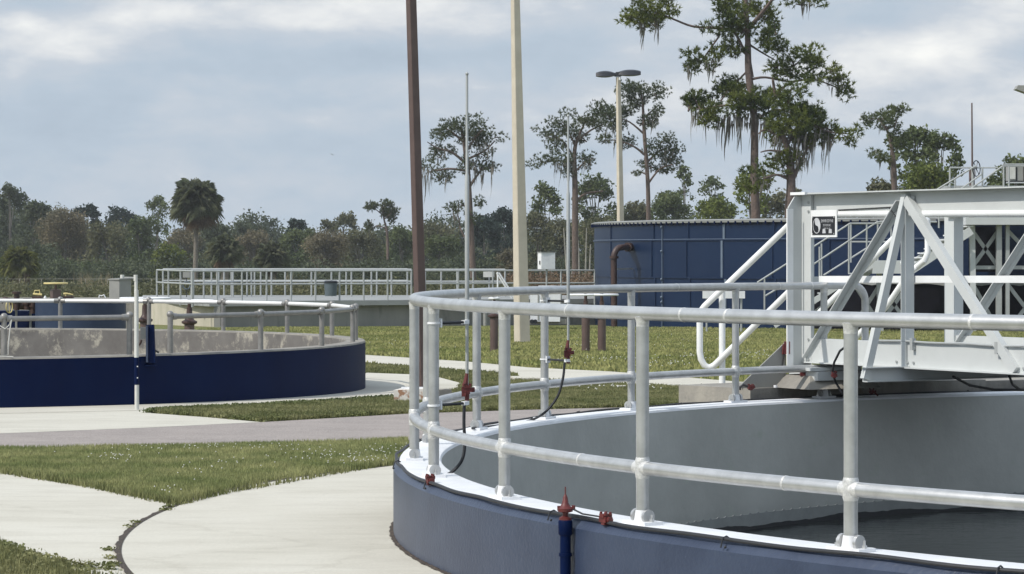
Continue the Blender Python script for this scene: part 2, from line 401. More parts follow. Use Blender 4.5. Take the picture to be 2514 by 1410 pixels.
# share of cloud/veil against clear sky: nearly all veil low down, broken cloud above
hi = mth('MULTIPLY', mth('SUBTRACT', el, 9.0), 1/26.0, clamp=True)
n3 = cloudnoise(.03, .06, 5, .6, 5.1)
msk = mth('SUBTRACT', 1.0, mth('MULTIPLY', mth('MULTIPLY', hi, .6), mth('MULTIPLY_ADD', n3, -1.6, 1.45, clamp=True)), clamp=True)
mx = nt.nodes.new('ShaderNodeMix'); mx.data_type = 'RGBA'
lk(nt, msk, mx.inputs[0]); lk(nt, sky.outputs[0], mx.inputs[6]); lk(nt, sc_.outputs[2], mx.inputs[7])
lk(nt, mx.outputs[2], bg.inputs[0])

# ================================================================ ground
NT = (7.0, 15.28)            # near tank centre
LT = (-8.18, 35.25)          # left tank centre
mb = MB()
rr = [7.5, 8.3, 9.15]+[10+i for i in range(0, 110)]+[122, 126, 132, 140, 150, 158, 165, 175, 190, 220, 270, 350, 450, 600]
mb.lathe((NT[0], NT[1], 0), [(r, 0) for r in rr], n=180, zf=g)
struct('grass_ground', mb, M['ground'], smooth=True)

def ground_poly(name, px, m, dz, world=False):
    pts = [Vector((p[0], p[1], 0)) if world else G(*p) for p in px]
    pts = [Vector((p.x, p.y, 0)) for p in pts]
    bm = bmesh.new(); vs = [bm.verts.new(p) for p in pts]
    for t in tessellate_polygon([pts]):
        try: bm.faces.new([vs[i] for i in t])
        except ValueError: pass
    for yy in (18, 110, 170):
        bmesh.ops.bisect_plane(bm, geom=bm.verts[:]+bm.edges[:]+bm.faces[:], plane_co=(0, yy, 0), plane_no=(0, 1, 0))
    for v in bm.verts: v.co.z = g(v.co.y)+dz
    bmesh.ops.recalc_face_normals(bm, faces=bm.faces)
    for f in bm.faces:
        if f.normal.z < 0: f.normal_flip()
    ret = bmesh.ops.extrude_face_region(bm, geom=bm.faces[:])
    for v in [x for x in ret['geom'] if isinstance(x, bmesh.types.BMVert)]: v.co.z -= .1
    bmesh.ops.recalc_face_normals(bm, faces=bm.faces)
    me = bpy.data.meshes.new(name); bm.to_mesh(me); bm.free(); me.materials.append(m)
    o = bpy.data.objects.new(name, me); COL.objects.link(o); tag(o, kind='structure'); return o
# road (asphalt), left slab, aprons, footpath
road_top = [(-500, 1096), (0, 1067), (350, 1053), (620, 1040), (1000, 1018), (1300, 1008), (1700, 998), (2100, 992), (2700, 985)]
road_bot = [(2700, 1020), (2000, 1040), (1500, 1060), (1000, 1082), (500, 1098), (0, 1106), (-500, 1112)]
ground_poly('asphalt_road', road_top+road_bot, M['asphalt'], .008)
ground_poly('concrete_slab', [(-700, 1085), (0, 1164), (220, 1199), (437, 1243), (520, 1330), (330, 1420), (260, 1440), (180, 1400), (0, 1338), (-700, 1180)], M['conc'], .012)
mb = MB(); prof = [(7.60, -.10), (7.60, .018), (7.9, .018), (8.3, .018), (8.7, .018), (9.13, .018), (9.13, -.10)]
mb.lathe((NT[0], NT[1], 0), prof, n=240, zf=g); struct('tank_apron_pavement', mb, M['conc'])
mb = MB()   # dark joint round the apron, broad where weeds hold it open
vs = []
N = 600
for i in range(N+1):
    t = math.radians(150)+math.radians(100)*i/N; r0 = 9.13; wd = .024+.006*math.sin(i*.5)+.007*rnd.random()
    for r in (r0-.006, r0+wd):
        p = pol(NT, r, t, 0); vs.append((p.x, p.y, g(p.y)+.0205))
mb.add(vs, [(2*i, 2*i+2, 2*i+3, 2*i+1) for i in range(N)])
struct('pavement_joint', mb, M['joint'])
mb = MB(); vs = []   # fibrous joint filler against the near tank wall
for i in range(1600):
    t = math.radians(130)+math.radians(150)*i/1599; wd = .016+.003*math.sin(i*.35)+.009*rnd.random()
    for r, z in ((7.65, .024+.01*rnd.random()), (7.668+wd, .021)):
        p = pol(NT, r, t, 0); vs.append((p.x, p.y, g(p.y)+z))
mb.add(vs, [(2*i, 2*i+2, 2*i+3, 2*i+1) for i in range(1599)])
struct('wall_joint', mb, M['joint'])
mb = MB(); mb.lathe((LT[0], LT[1], 0), [(6.1, -.1), (6.1, .014), (6.8, .014), (7.5, .014), (7.5, -.1)], n=180, zf=g)
struct('round_apron_pavement', mb, M['conc'])
ground_poly('concrete_pavement', [(-500, 1040), (0, 1000), (330, 1000), (372, 1017), (520, 1028), (640, 1039), (350, 1053), (0, 1067), (-500, 1096)], M['conc'], .010)
SIDEPAVE = [(880, 930), (900, 917), (1006, 921), (1080, 929), (1140, 945), (1090, 962), (1040, 968), (965, 981), (900, 986), (800, 990)]
ground_poly('side_pavement', SIDEPAVE, M['conc'], .011)
FOOTPATH = [(700, 862), (900, 873), (1142, 889), (1298, 904), (1500, 914), (1640, 925), (1850, 942), (2150, 962), (2150, 985), (1850, 964), (1640, 951), (1400, 938), (1275, 932), (1270, 920), (1142, 912), (1006, 901), (900, 894), (700, 884)]
ground_poly('footpath', FOOTPATH, M['conc'], .011)

# ================================================================ near clarifier tank
ZT = .42
tank = thing('settling_tank', 'low round tank with white rim and grey inside wall in the foreground', 'settling tank', (NT[0], NT[1], 0))
mb = MB(); mb.lathe((NT[0], NT[1], 0), [(7.667, -.3), (7.667, ZT-.045), (7.635, ZT-.006)], n=260)
part('outer_wall', mb, M['blue_lit'], tank)
mb = MB(); mb.lathe((NT[0], NT[1], 0), [(7.637, ZT-.012), (7.628, ZT), (7.42, ZT), (7.405, ZT-.006), (7.398, ZT-.022)], n=260)
part('coping', mb, M['white'], tank)
mb = MB(); mb.lathe((NT[0], NT[1], 0), [(7.40, ZT-.018), (7.395, -.2), (7.39, -1.3)], n=260)
part('inner_wall', mb, M['innergrey'], tank)
mb = MB(); mb.lathe((NT[0], NT[1], 0), [(7.39, -.62), (6.905, -.62)], n=180); part('launder_floor', mb, M['dark'], tank)  # trough shadow painted as a near-black floor
# notched weir wall
mb = MB(); n = 2100; vs = []
for i in range(n):
    t = 2*PI*i/n
    ph = (i % 5); zt = -.342+(-.010 if ph < 4 else .0)
    for r, z in ((6.904, -.85), (6.904, zt), (6.900, zt), (6.900, -1.3)):
        vs.append(pol(NT, r, t, z))
fs = []
for i in range(n):
    j = (i+1) % n
    for k in range(3): fs.append((i*4+k, j*4+k, j*4+k+1, i*4+k+1))
mb.add(vs, fs); part('notched_weir', mb, M['weir'], tank, smooth=False)
mb = MB(); n = 900; vs = []
for i in range(n):
    t = 2*PI*i/n; hh = -.434+.010*math.sin(t*23)+.006*math.sin(t*61+1)+.008*rnd.random()
    vs += [pol(NT, 6.897, t, -.50), pol(NT, 6.897, t, hh)]
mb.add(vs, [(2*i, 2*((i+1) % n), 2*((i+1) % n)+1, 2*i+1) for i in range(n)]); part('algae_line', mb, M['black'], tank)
mb = MB(); n = 120; c = [(NT[0], NT[1], -.465)]+[tuple(pol(NT, 6.90, 2*PI*i/n, -.465)) for i in range(n)]
mb.add(c, [(0, i+1, (i+1) % n+1) for i in range(n)]); struct('tank_water', mb, M['water'])
mb = MB(); c = [(NT[0], NT[1], -1.29)]+[tuple(pol(NT, 7.39, 2*PI*i/n, -1.29)) for i in range(n)]
mb.add(c, [(0, i+1, (i+1) % n+1) for i in range(n)]); part('floor', mb, M['innergrey'], tank)

# guard railing round the near tank
RP = 7.551; ZR, ZM = 1.309, .657; PR = .0295
ang = [ray_circle(x, NT, RP, True) for x in (2088.6, 1577.5, 1238.5, 1065)]
ang = [a if a > 0 else a+2*PI for a in ang]
ang.append(ang[3]-1.12/RP); ang.append(ang[4]-1.22/RP)
bk = [ray_circle(x, NT, RP, False) for x in (1170.5, 1337, 1550, 1806, 2023)]
bk = [a if a > 0 else a+2*PI for a in bk]
ang += bk
ang.insert(0, ang[0]+1.3/RP); ang.insert(0, ang[0]+1.3/RP)
aend = ray_circle(2094, NT, RP, False); aend = aend if aend > 0 else aend+2*PI
rail = thing('guard_railing', 'pale metal pipe railing on the white rim of the near round tank', 'railing', (NT[0], NT[1], ZT))
def arc(c, r, a0, a1, z, n): return [pol(c, r, a0+(a1-a0)*i/n, z) for i in range(n+1)]
pts = arc(NT, RP, ang[0]+.25, aend, ZR, 110)
tan = Vector((math.sin(aend), -math.cos(aend), 0))   # direction of decreasing angle
e0 = pts[-1]; rb = .13
for k in range(1, 9):
    a = PI/2*k/8; pts.append(e0+tan*(rb*math.sin(a))+Vector((0, 0, -rb*(1-math.cos(a)))))
e1 = pts[-1]; pts.append(Vector((e1.x, e1.y, ZM+rb)))
for k in range(1, 9):
    a = PI/2*k/8; pts.append(Vector((e1.x, e1.y, ZM+rb))+tan*(-rb*(1-math.cos(a)))+Vector((0, 0, -rb*math.sin(a))))
mb = MB(); mb.tube(pts, PR, 20)
part('top_rail', mb, M['rail'], rail)
mb = MB(); mb.tube(arc(NT, RP, ang[0]+.25, aend, ZM, 110), PR*.98, 20); part('mid_rail', mb, M['rail'], rail)
for i, t in enumerate(ang):
    mb = MB(); p = pol(NT, RP, t, 0)
    mb.tube([p+Vector((0, 0, ZT+.012)), p+Vector((0, 0, ZR))], PR*.93, 20)
    po = part('post', mb, M['rail'], rail)
    mb = MB(); rz = t
    R = Matrix.Rotation(rz, 3, 'Z')
    mb.box((p.x, p.y, ZT+.007), (.095, .17, .014), rz)
    mb.tube([p+Vector((0, 0, ZT+.012)), p+Vector((0, 0, ZT+.06))], [PR*1.25, PR*1.0], 18)
    part('base_plate', mb, M['white'], po)
    mb = MB()
    for s_ in (-1, 1):                                   # rounded clevis ears either side of the foot
        q = p+R@Vector((0, s_*.042, 0)); ax = R@Vector((0, 1, 0))
        mb.tube([q+Vector((0, 0, ZT+.034))-ax*.007, q+Vector((0, 0, ZT+.034))+ax*.007], .030, 16)
        mb.cyl(p+R@Vector((.0, s_*.070, ZT+.012)), .011, .014, 6); mb.cyl(p+R@Vector((.0, s_*.070, ZT+.014)), .005, .030, 8)
    part('foot_bracket', mb, M['rail'], po)
    mb = MB()
    mb.tube([p+Vector((0, 0, ZM-.045)), p+Vector((0, 0, ZM-.034)), p+Vector((0, 0, ZM+.034)), p+Vector((0, 0, ZM+.045))], [PR*.95, PR*1.06, PR*1.06, PR*.95], 18)
    tg = Vector((-math.sin(t), math.cos(t), 0))
    mb.tube([p-tg*.045+Vector((0, 0, ZM)), p-tg*.034+Vector((0, 0, ZM)), p+tg*.034+Vector((0, 0, ZM)), p+tg*.045+Vector((0, 0, ZM))], [PR*.98, PR*1.04, PR*1.04, PR*.98], 18)
    mb.tube([p+Vector((0, 0, ZR-.055)), p+Vector((0, 0, ZR-.03)), p+Vector((0, 0, ZR-.015))], [PR*.94, PR*.99, PR*1.14], 18)
    part('weld_collar', mb, M['weld'], po)
# couplings (weld beads) on the rails
mb = MB()
for px, z, fr in ((1680, ZR, 1), (2390, ZR, 1), (1790, ZR, 1), (1400, ZR, 1), (1430, ZM, 1), (1930, ZM, 1), (1660, ZR, 0), (1240, ZR, 0), (1910, ZR, 0), (1990, ZR, 0)):
    t = ray_circle(px, NT, RP, bool(fr)); q = pol(NT, RP, t, z); tg = Vector((-math.sin(t), math.cos(t), 0))
    mb.tube([q-tg*.006, q-tg*.003, q+tg*.003, q+tg*.006], [PR*1.005, PR*1.035, PR*1.035, PR*1.005], 20)
part('weld_bead', mb, M['weld'], rail)

# lightning cable laid along the outer edge of the rim
cable = thing('rim_cable', 'black lightning cable clipped along the outer edge of the near tank rim', 'cable', (NT[0], NT[1], ZT))
pts = []
n = 360
for i in range(n+1):
    t = math.radians(88)+math.radians(200)*i/n
    pts.append(pol(NT, 7.650+.004*math.sin(i*.31)+.003*math.sin(i*.77), t, ZT+.002+.003*math.sin(i*.5)))
mb = MB(); mb.tube(pts, .0085, 8); part('cable', mb, M['black'], cable)
for i in range(18):
    t = math.radians(92)+math.radians(190)*(i+.3*rnd.random())/17; mb = MB()
    q = pol(NT, 7.65, t, ZT+.002); o = pol(NT, 7.69, t, ZT-.035)
    mb.tube([pol(NT, 7.632, t, ZT+.006), pol(NT, 7.645, t, ZT+.014), pol(NT, 7.664, t, ZT+.008), pol(NT, 7.676, t, ZT-.03)], .0035, 6)
    mb.sphere(pol(NT, 7.672, t+.003, ZT-.026), .006, 8)
    part('cable_clip', mb, M['black'], cable)
def clamp_mb(p, ax, s=1.0):
    """bolted cast clamp: two jaws, cap bolts and a nut"""
    ax = Vector(ax).normalized(); rz = math.atan2(ax.y, ax.x); mb = MB()
    mb.box(p, (.058*s, .040*s, .026*s), rz); mb.box(Vector(p)+Vector((0, 0, .018*s)), (.036*s, .050*s, .018*s), rz)
    mb.box(Vector(p)-Vector((0, 0, .016*s)), (.030*s, .034*s, .018*s), rz)
    for a in (-1, 1):
        for b in (-1, 1):
            q = Vector(p)+Matrix.Rotation(rz, 3, 'Z')@Vector((a*.019*s, b*.014*s, .02*s)); mb.cyl(q, .0075*s, .016*s, 6)
    q = Vector(p)+ax*.026*s; mb.tube([q, q+ax*.018*s], .015*s, 10)
    return mb
for px, fr in ((1056, 1), (1487, 1)):
    t = ray_circle(px, NT, 7.645, True); q = pol(NT, 7.645, t, ZT+.012); tg = Vector((-math.sin(t), math.cos(t), 0))
    part('red_clamp', clamp_mb(q, tg, .9), M['red'], cable)
# riser pipe with red finial
t = ray_circle(1388, NT, 7.70, True); q = pol(NT, 7.70, t, 0)
riser = thing('riser_pipe', 'dark blue upright pipe with red cap on the near tank wall', 'pipe', (q.x, q.y, 0))
mb = MB(); mb.tube([q+Vector((0, 0, -.05)), q+Vector((0, 0, .41))], .0235, 20); part('pipe', mb, M['navy'], riser)
mb = MB(); mb.tube([q+Vector((0, 0, .345)), q+Vector((0, 0, .352)), q+Vector((0, 0, .405)), q+Vector((0, 0, .412))], [.026, .031, .031, .027], 20)
mb.tube([q+Vector((0, 0, .255)), q+Vector((0, 0, .268))], .029, 20); part('coupling', mb, M['navy'], riser)
mb = MB(); mb.lathe((q.x, q.y, .41), [(.0, 0), (.027, 0), (.027, .012), (.012, .02), (.012, .032), (.032, .038), (.034, .052), (.022, .062), (.014, .075), (.010, .10), (.004, .112), (0, .113)], n=18)
mb.cyl((q.x, q.y, .52), .003, .035, 6); mb.box((q.x-.02, q.y, .462), (.03, .016, .02)); mb.cyl((q.x+.035, q.y, .455), .009, .02, 6)
part('red_cap', mb, M['red'], riser)
mb = MB(); c1 = q+Vector((.03, 0, .46)); t2 = ray_circle(1478, NT, 7.645, True)
mb.tube([c1, c1.lerp(pol(NT, 7.645, t2, ZT+.02), .35)+Vector((0, 0, -.010)), pol(NT, 7.645, t2, ZT+.02)], .004, 6); part('ground_wire', mb, M['black'], riser)

# lightning rods clamped to railing posts
def air_rod(px, top, bot, kinks, z, postang, by, label, cabpts):
    p = W(px, bot, z); th = thing('lightning_rod', label, 'lightning rod', p, 'lightning rods on the near railing'); mb = MB()
    pts = []; rs = []
    for y, r in kinks: pts.append(W(px, y, z)); rs.append(r)
    mb.tube(pts, rs, 12); part('rod', mb, M['lgrey'], th)
    mb = MB(); mb.tube([W(px, top, z), W(px, top-5, z), W(px, top-9, z)], [.006, .010, .003], 10); part('tip', mb, M['lgrey'], th)
    pp = pol(NT, RP, postang, 0)
    for y in by:
        c = W(px, y, z); q = Vector((pp.x, pp.y, c.z)); d = (c-q); L = d.length; d.normalize(); mb = MB()
        mb.tube([q+d*.033, c-d*.02], .0075, 8); part('standoff', mb, M['black'], th)
        mb = MB(); mb.tube([q-Vector((0, 0, .005)), q+Vector((0, 0, .005))], PR+.004, 18)
        mb.box(q+d*.045, (.012, .030, .046), math.atan2(d.y, d.x)); mb.box(c-d*.018, (.032, .022, .020), math.atan2(d.y, d.x)); mb.cyl(c-Vector((0, 0, .008)), .013, .02, 10)
        part('strap', mb, M['white'], th)
    c = W(px, bot-8, z); mb = clamp_mb(c, (1, .2, 0), .9); mb.tube([c+Vector((-.008, 0, .02)), c+Vector((0, 0, .085))], [.016, .009], 8); mb.tube([c-Vector((0, 0, .075)), c], .012, 8)
    mb.box(c+Vector((-.016, -.005, -.01)), (.024, .03, .05)); part('red_clamp', mb, M['red'], th)
    mb = MB(); P = [Vector(a) for a in cabpts]
    sm = []
    for i in range(len(P)-1):
        p0, p1, p2, p3 = P[max(i-1, 0)], P[i], P[i+1], P[min(i+2, len(P)-1)]
        for k in range(8):
            u = k/8; sm.append(.5*((2*p1)+(p2-p0)*u+(2*p0-5*p1+4*p2-p3)*u*u+(-p0+3*p1-3*p2+p3)*u**3))
    sm.append(P[-1]); mb.tube(sm, .0085, 8); part('down_cable', mb, M['black'], th)
    return th
zA = pol(NT, RP, ang[5], 0).y+.15; zA = 14.0
air_rod(1146.5, 186, 965, [(186, .0065), (426, .0075), (432, .0115), (640, .0115), (795, .0105), (800, .0085), (965, .0085)], zA, ang[5], (791, 990),
        'tall lightning rod left of the cream pole, its cable dropping outside the near rim',
        [W(1140, 985, zA), W(1139, 1040, zA), W(1141, 1090, zA), W(1134, 1130, zA), W(1108, 1160, zA), W(1075, 1174, zA-.05), W(1057, 1182, zA-.1)])
zB = 18.35
air_rod(1395, 290, 874, [(290, .007), (470, .008), (478, .0125), (640, .0120), (740, .0105), (745, .0085), (874, .0085)], zB, ang[9], (740, 886),
        'lightning rod right of the cream pole, its cable hanging inside the far rim',
        [W(1386, 890, zB), W(1382, 930, zB), W(1368, 975, zB), W(1335, 1015, zB), W(1290, 1036, zB+.05), W(1215, 1046, zB-.5), W(1160, 1052, zB-1.0)])
# ================================================================ left tank
LZ = .42; LR = 6.25
lt = thing('blue_wall_tank', 'wide round tank with dark blue outer wall and stained inner wall', 'settling tank', (LT[0], LT[1], 0))
mb = MB(); mb.lathe((LT[0], LT[1], 0), [(LR, -.7), (LR, LZ-.02)], n=220); part('outer_wall', mb, M['navy'], lt)
mb = MB(); mb.lathe((LT[0], LT[1], 0), [(LR+.002, LZ-.02), (LR-.01, LZ), (LR-.25, LZ), (LR-.26, LZ-.03)], n=220); part('rim', mb, M['conc_old'], lt)
mb = MB(); mb.lathe((LT[0], LT[1], 0), [(LR-.26, LZ-.02), (LR-.26, -1.)], n=220); part('inner_wall', mb, M['stained'], lt)
mb = MB(); n = 100; c = [(LT[0], LT[1], -.06)]+[tuple(pol(LT, LR-.255, 2*PI*i/n, -.06)) for i in range(n)]
mb.add(c, [(0, i+1, (i+1) % n+1) for i in range(n)]); struct('water', mb, M['water'])
LRP = LR-.13; LZR = LZ+.435
lr = thing('pipe_railing', 'dull grey pipe railing with ball-topped posts on the dark blue walled tank', 'railing', (LT[0], LT[1], LZ))
def lang(px, fr):
    t = ray_circle(px, LT, LRP, fr); return t if t > 0 else t+2*PI
fp = [(x, True) for x in (-330, 10, 318, 418, 640, 790, 866)]
bp = [(x, False) for x in (876, 815, 705, 548, 366, 148, -60)]
pa = {}
for (x, fr) in fp+bp:
    t = lang(x, fr); pa[(x, fr)] = t; p = pol(LT, LRP, t, 0); m = M['oldrail'] if fr else M['oldrail_sunlit']
    mb = MB(); mb.tube([p+Vector((0, 0, LZ-.01)), p+Vector((0, 0, LZR+.01))], .032, 14); po = part('post', mb, M['oldrail'], lr)
    mb = MB(); mb.sphere(p+Vector((0, 0, LZR+.012)), .042, 14); part('ball_fitting', mb, M['oldrail'], po)
segs = [((-330, True), (10, True)), ((10, True), (318, True)), ((418, True), (640, True)), ((640, True), (790, True)), ((790, True), (866, True)), ((866, True), (876, False)),
        ((876, False), (815, False)), ((815, False), (705, False)), ((705, False), (548, False)), ((548, False), (366, False)), ((366, False), (148, False)), ((148, False), (-60, False))]
for a, b in segs:
    p = pol(LT, LRP, pa[a], LZR-.012); q = pol(LT, LRP, pa[b], LZR-.012); d = (q-p).normalized(); mb = MB()
    mb.tube([p+d*.07, q-d*.07], .030, 14); part('rail_length', mb, M['oldrail'] if a[1] else M['oldrail_sunlit'], lr)
    mb = MB(); mb.tube([p+d*.02, p+d*.09], .038, 12); part('rail_socket', mb, M['oldrail'], lr)
    mb = MB(); mb.tube([q-d*.09, q-d*.02], .038, 12); part('rail_socket', mb, M['oldrail'], lr)
pp = pol(LT, LRP, pa[(10, True)], 0); mb = MB()
c0 = pp+Vector((0, 0, LZR-.10)); P = [c0+Vector((-.05, -.03, .02)), c0+Vector((.02, -.05, -.02)), c0+Vector((.06, -.03, .02)), c0+Vector((.085, -.02, .08)), c0+Vector((.07, -.04, -.04)), c0+Vector((.055, -.045, -.2)), pp+Vector((.055, -.05, LZ+.03)), pp+Vector((-.05, -.09, LZ+.015)), pp+Vector((.12, -.1, LZ+.01))]
mb.tube(P, .006, 6); solo('wire_loop', mb, M['pvc'], 'thin pale wire looped round the leftmost post of the dull grey railing', 'wire')

# white post in front of the blue wall
b0 = G(336, 1009)
th = thing('pvc_standpipe', 'slim white upright pipe with a blue painted band before the dark blue wall', 'pipe', b0)
z = b0.y
def seg(px, y0, y1, r, m, name):
    mb = MB(); mb.tube([W(px, y0, z), W(px, y1, z)], r, 16); return part(name, mb, m, th)
seg(336, 1011, 945, .024, M['pvc'], 'lower_pipe'); seg(335.5, 945, 878, .0255, M['navy'], 'painted_sleeve')
seg(335, 878, 712, .024, M['pvc'], 'upper_pipe'); seg(334, 712, 688, .018, M['pvc'], 'neck'); seg(333, 690, 675, .0215, M['pvc'], 'cap')
for y in (900, 928):
    mb = MB(); mb.box(W(337.5, y, z-.027), (.012, .01, .012)); part('bolt', mb, M['white'], th)

# blue channel hung over the wall with grey box
t = lang(368, True); q = pol(LT, LR, t, 0)
zc = q.y-.06
th = thing('blue_bracket_arm', 'dark blue steel channel hooked over the blue tank wall beside the white pipe', 'bracket', W(368, 880, zc))
mb = MB(); mb.beam(W(373, 892, zc-.02), W(369, 798, zc+.02), .085, .07, up=(0, 1, 0)); part('channel', mb, M['navy'], th)
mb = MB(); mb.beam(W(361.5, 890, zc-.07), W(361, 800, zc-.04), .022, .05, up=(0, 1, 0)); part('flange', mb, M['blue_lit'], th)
mb = MB(); mb.beam(W(376, 858, zc), W(390, 866, zc), .03, .02); part('hook', mb, M['black'], th)
mb = MB(); mb.box(W(370, 898, zc-.03), (.12, .05, .014)); part('foot', mb, M['navy'], th)
th = thing('junction_box', 'small grey box on a rusty stub just left of the dark blue channel', 'junction box', W(351, 835, zc+.1))
mb = MB(); mb.box(W(352, 818, zc+.1), (.062, .05, .135)); part('box', mb, M['grey'], th)
mb = MB(); mb.tube([W(347, 835, zc+.1), W(345, 842, zc+.1), W(341, 848, zc+.1)], .013, 8); part('stub', mb, M['brown_pipe'], th)

# ================================================================ valve stands with handwheels
def valve_stand(px, ybase, z, s, wheel_r=.45, ytop=None):
    """brown column, flange, stem and flat handwheel"""
    base = Vector(((px-CX)*z/F, z, g(z))); top = HC-(ytop-YH)*z/F; H = top-base.z
    th = thing('valve_stand', 'x', 'valve stand', base, s)
    r = .085
    mb = MB(); mb.tube([base-Vector((0, 0, .05)), base+Vector((0, 0, H*.66))], r, 18); part('column', mb, M['brown'], th)
    mb = MB(); mb.lathe(base, [(r*1.0, H*.64), (r*1.55, H*.66), (r*1.55, H*.69), (r*1.0, H*.71), (r*.62, H*.76), (r*.55, H*.9), (0, H*.9)], n=18); part('flange', mb, M['brown_pipe'], th)
    mb = MB(); mb.tube([base+Vector((0, 0, H*.86)), base+Vector((0, 0, H*1.02))], r*.38, 10); part('stem', mb, M['brown_pipe'], th)
    wh = MB(); zz = base.z+H
    wh.tube([(base.x+wheel_r*math.cos(2*PI*i/40), base.y+wheel_r*math.sin(2*PI*i/40), zz) for i in range(40)], .020, 8, closed=True)
    for k in range(4):
        a = PI/2*k+.4; wh.tube([(base.x, base.y, zz), (base.x+wheel_r*math.cos(a), base.y+wheel_r*math.sin(a), zz)], .009, 6)
    wh.cyl((base.x, base.y, zz-.02), .03, .04, 12); part('handwheel', wh, M['white'], th)
    return th
v = valve_stand(356, 0, 46.2, 'valve stands behind the blue walled tank', .42, 733); v['label'] = 'brown valve stand with flat handwheel just behind the dark blue channel'
v = valve_stand(465, 0, 45.4, 'valve stands behind the blue walled tank', .40, 739); v['label'] = 'brown valve stand with flat handwheel before the cream wall, farther right of the two'
zb = G(1438, 866).y
for px, wr, lab in ((1213, .10, 'brown pipe stub with valve head left of the cream concrete pole'), (1438, .33, 'left one of the brown valve stand pair standing in grass right of the cream pole'), (1477.5, .33, 'right one of the brown valve stand pair standing in grass near the blue tank')):
    v = valve_stand(px, 0, zb+(.4 if px < 1300 else 0), 'brown valve stands on the lawn', wr, 724 if px > 1300 else 733); v['label'] = lab

# ================================================================ poles
def square_pole(name, px0, y0, px1, y1, z, w0, w1, rz, m, label, cat):
    a = W(px0, y0, z); b = W(px1, y1, z); mb = MB(); vs = []
    for p, w_ in ((a, w0), (b, w1)):
        c = w_/2; ch = c*.14
        for (x, y) in ((-c+ch, -c), (c-ch, -c), (c, -c+ch), (c, c-ch), (c-ch, c), (-c+ch, c), (-c, c-ch), (-c, -c+ch)):
            vs.append(p+Matrix.Rotation(rz, 3, 'Z')@Vector((x, y, 0)))
    mb.add(vs, [tuple(reversed(range(8))), tuple(range(8, 16))]+[(i, (i+1) % 8, 8+(i+1) % 8, 8+i) for i in range(8)])
    return mb, a
zp = G(1282, 843).y; s = F/zp
mb, a = square_pole('p', 1282, 846, 1259, -300, zp, 41/s/1.33, 17/s/1.33, math.radians(28), M['conc_pole'], '', '')
th = thing('concrete_pole', 'tall cream concrete pole rising out of frame from the lawn', 'utility pole', a); part('shaft', mb, M['conc_pole'], th, smooth=False)
mb = MB(); mb.tube([W(1320, -310, zp), W(1200, -310, zp)], .05, 8); part('crossarm', mb, M['lamp'], th)
zp = G(1038, 962).y; s = F/zp
mb, a = square_pole('p', 1038, 962, 1000.5, -300, zp, 31/s/1.32, 25/s/1.32, math.radians(32), M['brown'], '', '')
th = thing('steel_pole', 'tall brown square steel pole with a slight lean, behind the near railing', 'pole', a); part('shaft', mb, M['brown'], th, smooth=False)
mb = MB(); mb.tube([W(1000.5, -315, zp), W(1000.5, -300, zp)], .07, 8); part('cap', mb, M['brown'], th)
zl = 118; s = F/zl
mb, a = square_pole('p', 1527, 780, 1518, 190, zl, 22/s/1.33, 12/s/1.33, math.radians(28), M['conc_pole'], '', '')
th = thing('street_lamp', 'cream concrete lamp pole with two dark flat heads behind the blue steel tank', 'street lamp', a); part('shaft', mb, M['conc_pole'], th, smooth=False)
def lamp_head(x0, x1, yc, tilt, z, th):
    mb = MB(); n = 12; L = []
    for i in range(n+1):
        u = i/n; px = x0+(x1-x0)*u; hgt = math.sin(PI*min(.97, u*.85+.13))**.6
        y = yc+tilt*(u-.5)
        c = W(px, y, z); h_ = 14*hgt*z/F; d_ = .20*hgt+.02
        L.append([c+Vector((0, -d_, -h_*.35)), c+Vector((0, -d_*.75, h_*.45)), c+Vector((0, 0, h_*.7)), c+Vector((0, d_*.75, h_*.45)), c+Vector((0, d_, -h_*.35)), c+Vector((0, 0, -h_*.5))])
    vs = [p for r in L for p in r]; fs = [tuple(range(6)), tuple(n*6+k for k in range(6))]
    for i in range(n):
        for k in range(6): fs.append((i*6+k, (i+1)*6+k, (i+1)*6+(k+1) % 6, i*6+(k+1) % 6))
    mb.add(vs, fs); return mb
hd = part('lamp_head', lamp_head(1463, 1513, 184, -1, zl, th), M['lamp'], th)
hd = part('lamp_head', lamp_head(1573, 1513, 181, 1, zl, th), M['lamp'], th)
mb = MB(); mb.tube([W(1508, 184, zl), W(1527, 182, zl)], .09, 8); mb.box(W(1518, 183, zl), (.22, .22, .2)); part('mount', mb, M['lamp'], th)
mb = MB(); mb.tube([W(1521, 197, zl-.05), W(1522, 189, zl-.05)], .05, 8); part('sensor', mb, M['white'], th)
# flood lamp at the right edge
zf_ = 60
th = thing('flood_lamp', 'grey lamp head just entering the picture at the right edge', 'street lamp', W(2600, 800, zf_))
mb = MB(); mb.plate([W(2494.5, 219, zf_), W(2500, 209.5, zf_), W(2540, 211, zf_), W(2560, 220, zf_), W(2560, 236, zf_), W(2530, 232, zf_)], (0, .35, 0)); part('lamp_head', mb, M['grey'], th, smooth=False)
mb = MB(); mb.tube([W(2600, 850, zf_), W(2596, 222, zf_)], [.12, .07], 12); part('shaft', mb, M['conc_pole'], th)
mb = MB(); mb.tube([W(2556, 226, zf_), W(2598, 226, zf_)], .035, 8); part('arm', mb, M['grey'], th)
